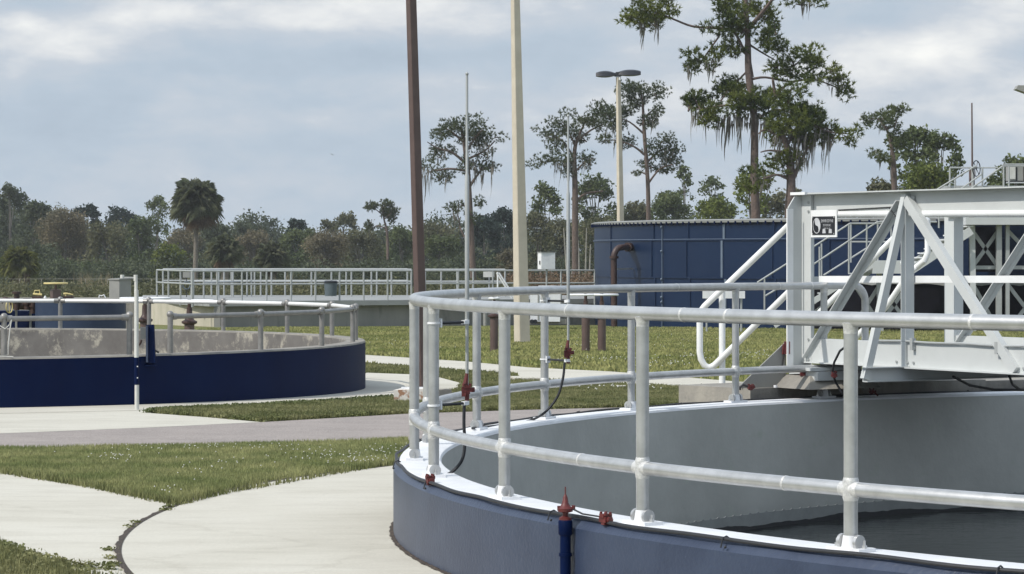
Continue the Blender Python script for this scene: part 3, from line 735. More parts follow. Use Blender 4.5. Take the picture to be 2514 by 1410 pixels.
# painted block at the foot of the brown pole
b0 = G(1008, 993); z = b0.y
mb = MB(); vs = []
mb.hexa([W(968, 994, z), W(1050, 993, z), W(1052, 985, z+.35), W(972, 986, z+.35), W(966, 958, z), W(1048, 955, z), W(1044, 951, z+.3), W(990, 952, z+.3)])
bl = thing('pole_footing', 'white painted block with rust stains at the foot of the brown pole', 'footing', b0)
part('block', mb, M['rustblock'], bl, smooth=False)
mb = MB(); mb.box(W(1017, 954, z+.15), (.30, .10, .03), .05); part('top_plate', mb, M['white'], bl)
mb = MB(); mb.box(W(1088, 967, z+.1), (.16, .16, .10), .3); mb.box(W(1092, 958, z+.12), (.08, .09, .03), .6)
solo('broken_stone', mb, M['conc_old'], 'rough grey stone lying just right of the white painted block', 'stone')
th = thing('valve_cover', 'flat pale concrete square in the grass beside the footpath', 'cover', G(1700, 968))
mb = MB(); c = G(1300, 936); mb.box((c.x, c.y, c.z+.03), (.5, .6, .06), .1); part('lid', mb, M['conc'], th)
mb = MB(); mb.box((c.x, c.y, c.z+.02), (.58, .68, .04), .1); part('surround', mb, M['conc_old'], th)
th.location = th.location
# ================================================================ yard left of the basin: small blue tank, pipes, cabinet
z = 52.0; s = F/z
c = W(198, 737, z+.83); R_ = 112/s
th = thing('small_blue_tank', 'small round dark blue tank with concrete lid seen over the rim of the stained tank', 'tank', (c.x, c.y, g(z)))
mb = MB(); mb.lathe((c.x, c.y, 0), [(R_, g(z)-.1), (R_, c.z)], n=80); part('wall', mb, M['blue_mid'], th)
mb = MB(); mb.lathe((c.x, c.y, 0), [(R_+.02, c.z), (R_+.02, c.z+.03), (R_*.5, c.z+.035), (0, c.z+.035)], n=80); part('lid', mb, M['conc_old'], th)
mb = MB(); a = W(-60, 760, z+1.3); b = W(86, 815, z+1.3)
mb.box(((a.x+b.x)/2, z+1.6, (a.z+g(z))/2-.03), (b.x-a.x, .6, a.z-g(z)+.0)); solo('blue_valve_box', mb, M['navy'], 'dark blue low vault wall at the left edge under the brown pipework', 'vault wall', smooth=False)
for i, px in enumerate((40, 75, 24)):
    mb = MB(); 
    if px == 24: continue
    mb.box(W(px, 785, z+1.15), (.04, .04, .75)); solo('grey_support', mb, M['grey'], ('thin grey post nearer the left edge under the brown pipework' if px == 40 else 'thin grey post beside the small blue tank under the pipework'), 'post', smooth=False)
mb = MB(); mb.tube([W(2, 741, z+1), W(12, 734, z+1), W(25, 738, z+1), W(30, 748, z+1)], .05, 10)
mb.tube([W(30, 748, z+1), W(90, 752, z+1)], .085, 12)
th = thing('brown_pipework', 'dark brown pipes and flanges left of the small blue tank', 'pipework', W(50, 760, z+1))
part('header_pipe', mb, M['brown_pipe'], th)
for px, y0, y1 in ((41, 762, 722), (66, 760, 735), (81, 770, 738)):
    mb = MB(); mb.tube([W(px, y0, z+.9), W(px, y1, z+.9)], .055, 12); mb.cyl(W(px, (y0+y1)/2, z+.9), .085, .03, 14); mb.cyl(W(px, y1, z+.9), .075, .025, 14); part('riser', mb, M['brown_pipe'], th)
mb = MB(); mb.tube([W(41, 722, z+.9), W(41, 716, z+.9)], .09, 12); part('hood', mb, M['brown_pipe'], th)
mb = MB(); zz = z+.6; cc = W(23, 753, zz)
mb.tube([cc+Vector((.045*math.cos(t_), .1*math.cos(t_), .125*math.sin(t_))) for t_ in [2*PI*k/28 for k in range(28)]], .011, 8, closed=True)
mb.tube([cc+Vector((0, 0, -.12)), cc+Vector((0, 0, .12))], .008, 6); part('yellow_handwheel', mb, M['yellow'], th)
zz = z+.8
th = thing('wheel_valve', 'brown box with a wide flat yellow handwheel on the small blue tank', 'valve', W(137, 733, zz))
mb = MB(); mb.box(W(136, 722, zz), (.165, .17, .18), .5); part('gearbox', mb, M['brown'], th, smooth=False)
mb = MB(); mb.tube([W(137, 715, zz), W(137, 698, zz)], .02, 8); part('stem', mb, M['brown_pipe'], th)
mb = MB(); cc = W(137, 696, zz)
mb.tube([cc+Vector((.225*math.cos(t_), .225*math.sin(t_), 0)) for t_ in [2*PI*k/32 for k in range(32)]], .016, 8, closed=True)
for k in range(3): mb.tube([cc, cc+Vector((.225*math.cos(k*2.1), .225*math.sin(k*2.1), 0))], .010, 6)
part('handwheel', mb, M['yellow'], th)
th = thing('crank_valve', 'brown valve with a raised yellow looped handle left of the flat yellow handwheel', 'valve', W(92, 733, zz))
mb = MB(); mb.box(W(92, 731, zz), (.19, .15, .05)); part('body', mb, M['brown_pipe'], th)
mb = MB(); mb.tube([W(81, 722.5, zz), W(103, 724, zz)], .022, 8); mb.tube([W(84, 721, zz), W(85, 714, zz), W(97, 713, zz), W(98, 722, zz)], .011, 8); part('handle', mb, M['yellow'], th)
th = thing('lever_valve', 'brown valve with a short yellow lever right of the flat yellow handwheel', 'valve', W(168, 733, zz))
mb = MB(); mb.box(W(168, 730, zz), (.2, .15, .045)); part('body', mb, M['brown_pipe'], th)
mb = MB(); mb.tube([W(156, 722, zz), W(163, 721, zz), W(179, 723.5, zz)], [.024, .017, .010], 8); mb.tube([W(161, 728, zz), W(161, 722, zz)], .014, 8); part('lever', mb, M['yellow'], th)
mb = MB(); mb.lathe(W(111, 733, zz), [(.028, 0), (.028, .02), (.012, .05), (0, .055)], n=12); solo('vent_cap', mb, M['white'], 'tiny white vent cap between the two yellow valve handles', 'vent')
mb = MB(); mb.tube([W(243, 731, zz), W(244, 725, zz), W(249, 727, zz), W(255, 724, zz), W(259, 731, zz)], .012, 6); solo('bent_bracket', mb, M['white'], 'small white bent bracket left of the grey cabinet', 'bracket')
# grey cabinet
z = 54
th = thing('electrical_cabinet', 'tall grey electrical cabinet with two pipe stubs on top, by the white pipe', 'cabinet', W(296, 736, z))
mb = MB(); a = W(268, 737, z+.15); b = W(293, 737, z); c = W(322, 735, z+.3); h = 49*z/F
d_ = a+(c-b)
mb.hexa([a, b, c, d_, a+Vector((0, 0, h)), b+Vector((0, 0, h)), c+Vector((0, 0, h)), d_+Vector((0, 0, h))]); part('body', mb, M['grey'], th, smooth=False)
mb = MB(); mb.hexa([p+Vector((0, 0, h)) for p in (a+Vector((-.02, 0, 0)), b+Vector((0, -.03, 0)), c+Vector((.03, 0, 0)), d_)]+[p+Vector((0, 0, h+.03)) for p in (a+Vector((-.02, 0, 0)), b+Vector((0, -.03, 0)), c+Vector((.03, 0, 0)), d_)]); part('lid', mb, M['grey'], th, smooth=False)
mb = MB(); mb.tube([W(300, 687, z+.3), W(300, 675, z+.3)], .04, 12); part('pipe_stub', mb, M['pvc'], th)
mb = MB(); mb.tube([W(300, 683, z+.3), W(328, 684, z+.3)], .03, 8); part('conduit', mb, M['grey'], th)
# low kerb wall behind
mb = MB(); a = W(-60, 731, 60); b = W(330, 731, 60); mb.box(((a.x+b.x)/2, 60.2, (a.z+g(60))/2), (b.x-a.x, .3, a.z-g(60))); solo('low_wall', mb, M['conc_old'], 'low weathered concrete wall behind the small blue tank and yellow valves', 'wall', smooth=False)

# ================================================================ long basin
ZB = -.04
A = Vector((W(334, 0, 99).x, 99, 0)); B = Vector((W(535, 0, 91).x, 91, 0)); C_ = Vector((W(1700, 0, 98).x, 98, 0))
D_ = Vector((C_.x+2, 104.5, 0)); E_ = Vector((A.x-.5, 104.5, 0))
bas = thing('concrete_basin', 'long grey concrete basin with a pale slab edge behind the lawn', 'basin', B)
def wall(p, q, z0, z1, th_=.3, m=None, name='wall', par=None):
    mb = MB(); d = (q-p).normalized(); n_ = Vector((-d.y, d.x, 0))
    c = [p, q, q+n_*th_, p+n_*th_]; mb.hexa([Vector((v.x, v.y, z0)) for v in c]+[Vector((v.x, v.y, z1)) for v in c]); return part(name, mb, m, par, smooth=False)
wall(A, B, -1.3, ZB-.10, m=M['conc_sunlit'], name='side_wall', par=bas)
wall(B, C_, -1.3, ZB-.16, m=M['conc_basin'], name='front_wall', par=bas)
nb = Vector((0, -1, 0)); off = Vector((.05, -.35, 0))
mb = MB(); ov = [B+Vector((-.25, -.35, 0)), C_+Vector((0, -.35, 0)), D_, E_, A+Vector((.2, .1, 0))]
mb.plate([v+Vector((0, 0, ZB-.17)) for v in ov], (0, 0, .17)); part('slab', mb, M['slab'], bas, smooth=False)
# buttress fins, drain pipe
for px in (536,):
    mb = MB(); mb.beam(Vector((B.x, B.y-.12, -1.3)), Vector((B.x, B.y-.12, ZB-.17)), .22, .22, up=(0, 1, 0)); part('corner_pier', mb, M['conc_basin'], bas, smooth=False)
# railings of the basin: each run one thing with posts
def basin_rail(p, q, n, label, z0=ZB, h=1.02, group='pale railings round the long basin', start=0):
    th = thing('basin_railing', label, 'railing', p+Vector((0, 0, z0)), group)
    for hh in (h, h*.56):
        mb = MB(); mb.tube([p+Vector((0, 0, z0+hh)), q+Vector((0, 0, z0+hh))], .030, 8); part('rail', mb, M['lgrey'], th)
    for i in range(n):
        c = p.lerp(q, (i+start)/(n-1+start*2) if n > 1 else 0); mb = MB(); mb.tube([c+Vector((0, 0, z0-.20)), c+Vector((0, 0, z0+h))], .032, 8); part('post', mb, M['lgrey'], th)
    return th
P = lambda px, z: Vector((W(px, 0, z).x, z, 0))
basin_rail(P(472, 91.2), P(1010, 93.5), 10, 'front pale railing of the long basin, ending at the brown pole')
basin_rail(P(1040, 93.7), P(1460, 95.5), 6, 'front pale railing of the long basin between brown pole and blue tank')
basin_rail(P(385, 98), P(474, 92), 4, 'short pale railing at the left end of the basin, before the palm')
basin_rail(P(470, 101), P(1010, 101), 12, 'second pale railing across the middle of the basin behind the front one')
basin_rail(P(1044, 101), P(1240, 101), 6, 'second pale railing of the basin seen between brown pole and cream pole')
basin_rail(P(400, 104), P(1000, 104), 9, 'far pale railing on the back edge of the long basin')
basin_rail(P(500, 97), P(640, 103), 5, 'slanting pale railing crossing the left part of the basin')
# diagonal stair rail near the cream pole
th = thing('stair_railing', 'short sloping white railing on the basin by the cream concrete pole', 'railing', W(1225, 730, 92))
for dx in (0, 6):
    mb = MB(); mb.tube([W(1225-dx, 670, 92), W(1248-dx, 706, 92), W(1262-dx, 732, 92)], .03, 8); part('sloping_rail', mb, M['white'], th)
mb = MB(); mb.tube([W(1222, 668, 92), W(1222, 730, 92)], .03, 8); part('post', mb, M['white'], th)
# litter bin and small fixtures on the slab
b0 = W(812, 727, 92.5)
th = thing('litter_bin', 'round grey bin with darker lid behind the basin railing', 'bin', b0)
mb = MB(); mb.lathe(b0, [(0, 0), (.20, 0), (.225, .46), (0, .46)], n=24); part('body', mb, M['bin'], th)
mb = MB(); mb.lathe(b0, [(.245, .45), (.245, .49), (.20, .53), (0, .535)], n=24); part('lid', mb, M['lamp'], th)
b0 = W(458, 730, 96)
th = thing('life_ring_post', 'dark ring and grey hood on a thin post left of the tall palm', 'life ring', b0)
mb = MB(); mb.tube([b0, b0+Vector((0, 0, 1.0))], .015, 6); part('post', mb, M['lamp'], th)
mb = MB(); cc = W(458, 701, 95.9); mb.tube([cc+Vector((.13*math.cos(k*.26), 0, .13*math.sin(k*.26))) for k in range(24)], .028, 8, closed=True); part('ring', mb, M['bin'], th)
mb = MB(); mb.box(W(458, 675, 96), (.25, .2, .2)); part('hood', mb, M['grey'], th, smooth=False)
b0 = W(1202, 700, 98)
th = thing('meter_box', 'small beige box on the basin railing between rod and cream pole', 'box', b0)
mb = MB(); mb.box(W(1200, 674, 98), (.40, .25, .2)); part('case', mb, M['pvc'], th, smooth=False)
mb = MB(); mb.tube([W(1200, 677, 98), W(1200, 735, 98)], .02, 6); part('post', mb, M['lgrey'], th)
z = 90
th = thing('control_box', 'white box on a post above the basin railing right of the cream pole', 'control box', W(1342, 735, z))
mb = MB(); a = W(1320, 661, z+.05); b = W(1329, 661, z-.1); c = W(1363, 661, z+.05); dd = a+(c-b); h = 40*z/F; u = Vector((0, 0, h))
mb.hexa([a, b, c, dd, a+u, b+u, c+u, dd+u]); part('case', mb, M['white'], th, smooth=False)
mb = MB(); mb.hexa([p+u for p in (a+Vector((-.02, 0, 0)), b-Vector((0, .03, 0)), c+Vector((.02, 0, 0)), dd)]+[p+u+Vector((0, 0, .03)) for p in (a+Vector((-.02, 0, 0)), b-Vector((0, .03, 0)), c+Vector((.02, 0, 0)), dd)]); part('lid', mb, M['slab'], th, smooth=False)
mb = MB(); mb.tube([W(1342, 740, z+.1), W(1342, 660, z+.1)], .03, 8); part('post', mb, M['lgrey'], th)
mb = MB(); mb.box(W(1325, 645, z-.05), (.03, .05, .12)); part('vent', mb, M['dark'], th, smooth=False)
# white equipment enclosure
z = 84
th = thing('equipment_enclosure', 'white box-shaped equipment enclosure behind the cream concrete pole', 'enclosure', W(1340, 798, z))
def bx(x0, x1, y0, y1, z, dep=.6, rz=0, mm=None):
    mb = mm or MB(); a = W(x0, y0, z); b = W(x1, y1, z)
    mb.hexa([(a.x, z, b.z), (b.x, z, b.z), (b.x, z+dep, b.z), (a.x, z+dep, b.z), (a.x, z, a.z), (b.x, z, a.z), (b.x, z+dep, a.z), (a.x, z+dep, a.z)]); return mb
part('housing', bx(1302, 1375, 722, 790, z), M['white'], th, smooth=False)
part('upper_housing', bx(1322, 1366, 702, 722, z+.1, .5), M['white'], th, smooth=False)
part('door', bx(1320, 1323, 724, 786, z-.02, .02), M['grey'], th, smooth=False)
part('skid', bx(1300, 1390, 784, 796, z+.1, .5), M['conc_old'], th, smooth=False)
for px in (1306, 1314):
    mb = MB(); c = W(px, 790, z-.1); mb.tube([c, c+Vector((0, .15, 0))], .07, 14); part('wheel', mb, M['lamp'], th)
th = thing('pump_unit', 'small dark pump by the basin wall left of the cream pole', 'pump', W(1232, 790, 84))
part('body', bx(1186, 1196, 740, 752, 84, .3), M['dark'], th); mb = MB(); mb.tube([W(1191, 750, 84.1), W(1191, 800, 84.1)], .06, 10); part('leg', mb, M['grey'], th)

# ================================================================ big blue steel tank
BT = (W(2480, 0, 97).x, 97.0); BR = 15.0; BZ = 2.64
bt = thing('steel_storage_tank', 'large dark blue bolted steel tank with a pale ribbed roof edge', 'storage tank', (BT[0], BT[1], -1))
mb = MB(); mb.lathe((BT[0], BT[1], 0), [(BR, -1.3), (BR, BZ)], n=260); part('shell', mb, M['tankblue'], bt)
a0, a1 = math.radians(150), math.radians(300)
for z_ in (2.02, .78, -.45):
    mb = MB(); mb.lathe((BT[0], BT[1], 0), [(BR-.01, z_-.025), (BR+.035, z_-.025), (BR+.035, z_+.02), (BR-.01, z_+.02)], n=160); part('ring_seam', mb, M['tankblue'], bt)
    if z_ < 2: continue
    mb = MB(); mb.lathe((BT[0], BT[1], 0), [(BR-.01, z_+.022), (BR+.037, z_+.022), (BR+.034, z_+.035), (BR-.01, z_+.035)], n=160); part('seam_edge', mb, M['seam'], bt)
for k, px in enumerate((1500, 1605, 1690, 1778, 1900, 2040, 2200, 2380)):
    for j, (za, zb_) in enumerate(((2.04, 2.62), (.80, 2.0), (-.43, .76))):
        t = ray_circle(px+(0, -5, 4)[j] if px > 1600 else px, BT, BR, True); mb = MB(); q = pol(BT, BR+.015, t, 0)
        mb.box((q.x, q.y, (za+zb_)/2), (.03, .085, zb_-za), t); part('panel_seam', mb, M['seam'] if px == 1778 else M['tankblue'], bt)
mb = MB(); n = 300; vs = []; fs = []
mb.lathe((BT[0], BT[1], 0), [(BR-.05, BZ-.06), (BR+.10, BZ-.06), (BR+.12, BZ+.02), (BR+.02, BZ+.05), (BR-.6, BZ+.06), (0, BZ+.10)], n=260); part('roof', mb, M['slab'], bt)
mb = MB()
for i in range(96):
    t = math.radians(170)+math.radians(110)*i/95; 
    q = pol(BT, BR+.085, t, BZ-.03); mb.box(q+Vector((0, 0, -.035)), (.09, .05, .10), t)
part('roof_clip', mb, M['navy'], bt, smooth=False)
# conduit with boxes
th = thing('tank_conduit', 'thin pale conduit with round junctions running up the blue steel tank', 'conduit', pol(BT, BR, ray_circle(1624, BT, BR, True), -1))
t = ray_circle(1624, BT, BR+.08, True); mb = MB(); mb.tube([pol(BT, BR+.06, t, -.9), pol(BT, BR+.06, t, 2.45)], .016, 6); part('pipe', mb, M['seam'], th)
for y in (558, 617, 686, 730, 742):
    mb = MB(); q = pol(BT, BR+.08, t, HC-(y-YH)*88/F); q = Vector((q.x, q.y, HC-(y-YH)*q.y/F)); mb.sphere(q, .045, 8); part('junction', mb, M['seam'], th)
# bent brown pipe
z = 90.3; th = thing('gooseneck_pipe', 'thick brown pipe bending over into the blue steel tank', 'pipe', Vector((W(1507, 0, z).x, z, g(z))))
pts = [W(1508, 812, z), W(1507, 634, z)]
for k in range(1, 7):
    a = PI/2*k/6; pts.append(W(1507+17*(1-math.cos(a)), 634-26*math.sin(a), z+.12*(1-math.cos(a))))
pts += [W(1536, 607, z+.5), W(1546, 607, z+1.4)]
mb = MB(); mb.tube(pts, .105, 16); part('pipe', mb, M['brown_pipe'], th)
for y in (632, 720):
    mb = MB(); mb.tube([W(1507.3, y+3, z), W(1507.3, y-3, z)], .155, 18); part('flange', mb, M['brown_pipe'], th)
mb = MB(); mb.tube([W(1540, 607, z+.75), W(1546, 607, z+.95)], .155, 18); part('wall_flange', mb, M['brown_pipe'], th)
mb = MB(); mb.beam(W(1516, 661, z), W(1553, 660, z+.9), .05, .05); part('bracket', mb, M['lgrey'], th)
# low white sign board on the tank
th = thing('sign_board', 'long low white board on the blue steel tank behind the curved handrail', 'sign', W(1776, 740, 79))
part('board', bx(1725, 1829, 715, 733, 79, .05), M['white'], th, smooth=False)
part('print', bx(1752, 1760, 720, 730, 78.97, .03), M['grey'], th, smooth=False)
for px in (1735, 1820):
    mb = MB(); mb.tube([W(px, 716, 79.1), W(px, 815, 79.1)], .03, 8); part('leg', mb, M['lgrey'], th)

# ================================================================ stair tower and walkway in front of the blue tank
z = 79.5
st = thing('stair_tower', 'pale steel stairs, landings and cross-braced legs against the blue tank', 'stairs', W(2300, 800, z))
def bar(name, x0, y0, x1, y1, wpx, zz=z, dep=.06, m='lgrey', par=None, zz2=None):
    mb = MB(); a = W(x0, y0, zz); b = W(x1, y1, zz2 if zz2 else zz)
    mb.beam(a, b, dep, wpx*zz/F, up=(0, 0, 1) if abs(y1-y0) < abs(x1-x0)*3 else (1, 0, 0)); return part(name, mb, M[m], par or st, smooth=False)
for zz, dx, dy in ((z, 0, 0), (z+1.1, 0, 0)):
    pass
# lower flight: stringers, treads, landing
bar('stringer', 1900, 800, 2145, 648, 14, z-.1, m='bridge'); bar('stringer', 1960, 800, 2150, 656, 12, z+1.0, m='bridge')
for k in range(12):
    u = k/11; x = 1925+(2135-1925)*u; y = 782-(782-648)*u; mb = MB(); a = W(x, y, z-.05); mb.box((a.x+.1, z+.45, a.z), (.30, 1.05, .035)); part('tread', mb, M['bridge'], st, smooth=False)
part('landing', bx(2142, 2240, 640, 672, z-.15, 1.4), M['bridge'], st, smooth=False)
# upper flight
bar('stringer', 2225, 672, 2385, 566, 20, z-.1, m='bridge'); bar('stringer', 2225, 655, 2385, 552, 14, z+1.1, m='bridge')
for k in range(10):
    u = k/9; x = 2232+(2375-2232)*u; y = 655-(655-556)*u; mb = MB(); a = W(x, y, z); mb.box((a.x, z+.5, a.z), (.34, 1.1, .04)); part('tread', mb, M['bridge_white'], st, smooth=False)
part('walkway', bx(2372, 2620, 534, 552, z-.15, 1.6), M['bridge'], st, smooth=False)
# handrails
hr = ((1859, 694, 2087, 549), (1877, 728, 1998, 655), (1993, 652, 2154, 545), (2022, 676, 2140, 602), (2087, 549, 2215, 549), (2090, 594, 2215, 594),
      (2154, 545, 2300, 545), (2225, 560, 2410, 428), (2290, 472, 2395, 408), (2380, 466, 2462, 408))
for i, (x0, y0, x1, y1) in enumerate(hr):
    mb = MB(); zz = z+(0 if i % 2 == 0 else 1.0); mb.tube([W(x0, y0, zz), W(x1, y1, zz)], .026, 8); part('handrail', mb, M['lgrey'], st)
for i, (px, y0, y1) in enumerate(((1877, 684, 760), (2017, 598, 690), (2084, 552, 672), (2089, 549, 645), (2155, 545, 640), (2012, 606, 690), (2128, 550, 645), (2188, 549, 640), (2305, 480, 560), (2345, 440, 545))):
    mb = MB(); zz = z+(0 if i % 2 == 0 else 1.0); mb.tube([W(px, y0, zz), W(px, y1, zz)], .026, 8); part('rail_post', mb, M['lgrey'], st)
# braced legs
for px in (2158, 2386, 2452, 2473, 2560):
    bar('leg', px, 545 if px > 2300 else 665, px+4 if px < 2400 else px, 815, 13 if px != 2473 else 9, z+.3, .16, 'lgrey' if px != 2386 else 'bridge')
for y in (657, 688):
    bar('cross_beam', 2390, y, 2600, y, 9, z+.5)
for (x0, y0, x1, y1) in ((2388, 568, 2450, 655), (2388, 655, 2450, 568), (2475, 568, 2560, 655), (2475, 640, 2560, 560), (2390, 812, 2450, 700), (2390, 700, 2450, 812), (2475, 812, 2560, 700), (2475, 700, 2560, 812),
                         (2102, 706, 2156, 790), (2102, 790, 2156, 706), (2165, 706, 2225, 790), (2165, 790, 2225, 706)):
    bar('cross_brace', x0, y0, x1, y1, 9, z+.55, .06)
# dark low basin behind the legs
c = (W(2400, 0, 88.3).x, 88.3)
th = thing('low_covered_tank', 'low black-blue round tank with scalloped pale rim under the stairs', 'tank', (c[0], c[1], -1))
mb = MB(); mb.lathe((c[0], c[1], 0), [(7.2, -1.2), (7.2, .62)], n=120); part('shell', mb, M['dark'], th)
mb = MB(); n = 240; vs = []; fs = []
for i in range(n):
    t = 2*PI*i/n; r = 7.24+.07*abs(math.sin(i*PI/6)); vs += [pol(c, r, t, .60+.06*abs(math.sin(i*PI/6))), pol(c, r, t, .68), pol(c, 6.9, t, .70)]
for i in range(n):
    j = (i+1) % n; fs += [(3*i, 3*j, 3*j+1, 3*i+1), (3*i+1, 3*j+1, 3*j+2, 3*i+2)]
mb.add(vs, fs); part('rim', mb, M['slab'], th)
mb = MB(); mb.lathe((c[0], c[1], 0), [(7.0, .66), (0, .72)], n=60); part('cover', mb, M['navy'], th)
part('shade_box', bx(2385, 2456, 556, 668, 81.6, .4), M['dark'], st, smooth=False)  # near-black box stands in for the shade under the walkway
# valve platform above the top girder
z = 81
th = thing('valve_platform', 'railed platform with handwheel and thin mast above the bridge girder', 'platform', W(2385, 560, z))
part('deck', bx(2325, 2620, 456, 470, z, 1.2), M['lgrey'], th, smooth=False)
for px, y0, y1 in ((2332, 412, 460), (2412, 413, 460), (2464, 407, 470), (2477, 407, 470), (2388, 408, 470)):
    mb = MB(); mb.tube([W(px, y0, z-.05), W(px, y1, z-.05)], .028 if px != 2388 else .04, 8); part('rail_post', mb, M['lgrey'], th)
for (x0, x1, y) in ((2332, 2412, 412), (2412, 2450, 412), (2462, 2620, 404), (2462, 2620, 408), (2470, 2620, 449)):
    mb = MB(); mb.tube([W(x0, y, z-.05), W(x1, y, z-.05)], .024, 8); part('rail', mb, M['lgrey'], th)
mb = MB(); mb.tube([W(2386, 560, z+.2), W(2386, 412, z+.2)], .09, 12); part('valve_column', mb, M['brown'], th)
mb = MB(); cc = W(2397, 414, z-.1); mb.tube([cc+Vector((.15*math.cos(k*.2244), .2*math.cos(k*.2244), .235*math.sin(k*.2244))) for k in range(28)], .016, 8, closed=True)
for k in range(3):
    a = k*PI/3+.2; v_ = Vector((.15*math.cos(a), .2*math.cos(a), .235*math.sin(a))); mb.tube([cc-v_, cc+v_], .011, 6)
part('handwheel', mb, M['lamp'], th)
mb = MB(); mb.tube([W(2387, 412, z+.2), W(2386, 253, z+.2)], [.030, .022], 8); part('mast', mb, M['brown'], th)
th2 = thing('equipment_box', 'grey box unit with a reddish side on the railed platform at right edge', 'box', W(2500, 450, z+.3))
part('case', bx(2478, 2600, 409, 444, z+.3, .6), M['grey'], th2, smooth=False)
part('side_panel', bx(2480, 2493, 410, 440, z+.27, .03), M['pvc'], th2, smooth=False)
part('base', bx(2476, 2600, 444, 449, z+.3, .6), M['dark'], th2, smooth=False)
for k, px in enumerate((2495, 2513)):
    part('seam', bx(px, px+1.5, 409, 446, z+.28, .02), M['dark'], th2, smooth=False)
# ================================================================ bridge over the near tank
BU = Vector((.519, -.855, 0)).normalized(); BWv = Vector((-.855, -.519, 0)).normalized(); BP0 = Vector((2.339, 21.5, 0))
def bp(t, w_, z_): return BP0+BU*t+BWv*w_+Vector((0, 0, z_))
L0 = 5.4; WD = 1.5
br = thing('truss_footbridge', 'pale grey steel truss footbridge reaching over the near round tank', 'bridge', bp(0, 0, .5))
def bb(name, p, q, a, b, up=(0, 0, 1), m='bridge', par=None, off=(0, 0)):
    mb = MB(); mb.beam(p, q, a, b, up, off); return part(name, mb, M[m], par or br, smooth=False)
UP = (0, 0, 1)
def channel(name, p, q, h, fl, th_, side, par=None):
    """web plus two flanges, flanges pointing along side"""
    mb = MB(); p = Vector(p); q = Vector(q); s_ = Vector(side)
    mb.beam(p, q, th_, h, UP)
    for e_ in (-1, 1):
        o = Vector((0, 0, e_*(h/2-th_/2)))+s_*(fl/2+th_/2); mb.beam(p+o, q+o, fl, th_, UP)
    return part(name, mb, M['bridge'], par or br, smooth=False)
ZTp, HT = 2.035, .155
for w_, nm in ((0, 'near'), (-WD, 'far')):
    s0 = BWv if w_ == 0 else BWv
    mb = MB(); p_ = bp(0, w_, ZTp-HT/2); q_ = bp(L0, w_, ZTp-HT/2); mb.beam(p_, q_, .010, HT, UP)
    mb.beam(bp(0, w_+.03, ZTp+.004), bp(L0, w_+.03, ZTp+.004), .13, .010, UP); mb.beam(bp(0, w_-.02, ZTp-HT-.004), bp(L0, w_-.02, ZTp-HT-.004), .05, .008, UP)
    part('top_chord', mb, M['bridge'], br, smooth=False)
    for j in range(9):
        for hz in (.035, .11):
            pass
    bb('bottom_chord', bp(.12, w_, .797), bp(L0, w_, .797), .06, .185)
    bb('bottom_flange', bp(.10, w_+.02, .70), bp(L0, w_+.02, .70), .13, .009)
    # end column
    if w_ == 0: bb('end_column', bp(.066, .022, .70), bp(.066, .022, ZTp-.006), .12, .022, up=BWv); bb('end_column', bp(.03, -.03, .70), bp(.03, -.03, ZTp-.006), .012, .08, up=BWv)
    else: bb('end_column', bp(.06, w_, .70), bp(.06, w_, ZTp-.012), .12, .10, up=BWv)
    for k in range(3):
        t = 1.29+1.42*k
        bb('post', bp(t, w_+.01, .71), bp(t, w_+.01, ZTp-.02), .055, .085, up=BWv)
        # diagonals: from foot of previous bay to head of this post; then down again
        tp = t-(1.29 if k == 0 else 1.42)
        p = bp(tp+.08 if k == 0 else tp+.04, w_+.035, .72); q = bp(t-.045, w_+.035, ZTp-.085)
        if k % 2 == 0:
            mb = MB(); d = (q-p).normalized(); nrm = d.cross(BWv).normalized()
            if nrm.dot(BU) > 0: nrm = -nrm
            A0 = p-BWv*.02; B0 = q-BWv*.02
            mb.hexa([A0+nrm*.018, A0-nrm*.024, A0-nrm*.024-BWv*.008, A0+nrm*.018-BWv*.008, B0+nrm*.018, B0-nrm*.024, B0-nrm*.024-BWv*.008, B0+nrm*.018-BWv*.008])
            A1 = A0+nrm*.018; B1 = B0+nrm*.018
            mb.hexa([A1, A1+nrm*.008, A1+nrm*.008+BWv*.060, A1+BWv*.060, B1, B1+nrm*.008, B1+nrm*.008+BWv*.060, B1+BWv*.060]); part('diagonal', mb, M['bridge'], br, smooth=False)
        q2 = bp(t+.03, w_+.04, ZTp-.06); p2 = bp(t+1.25, w_+.04, .72)
        if k % 2 == 0: bb('diagonal', q2, p2, .05, .075)
        bb('gusset', bp(t-.09, w_+.02, ZTp-.10), bp(t+.09, w_+.02, ZTp-.10), .012, .13)
# end plate at the outer end, chamfered, with cap
mb = MB(); e_ = [bp(-.005, -.06, .66), bp(-.005, .165, .66), bp(-.005, .165, 1.93), bp(-.005, .10, 2.02), bp(-.005, -.06, 2.02)]
mb.plate(e_, BU*.012); part('end_plate', mb, M['bridge'], br, smooth=False)
bb('end_plate_edge', bp(.03, .168, .66), bp(.03, .168, 1.92), .012, .06, up=BWv, m='bridge_white')  # white colour stands for the sun catching this edge
mb = MB(); mb.hexa([bp(-.03, -.1, 2.03), bp(.16, -.1, 2.03), bp(.16, .12, 2.03), bp(-.03, .12, 2.03), bp(-.03, -.1, 2.052), bp(.16, -.1, 2.052), bp(.16, .12, 2.052), bp(-.03, .12, 2.052)]); part('cap_plate', mb, M['bridge_white'], br, smooth=False)
mb = MB(); mb.hexa([bp(-.12, .20, .640), bp(.35, .20, .640), bp(.35, -.3, .640), bp(-.12, -.3, .640), bp(-.12, .20, .665), bp(.35, .20, .665), bp(.35, -.3, .665), bp(-.12, -.3, .665)]); part('bearing_plate', mb, M['bridge'], br, smooth=False)
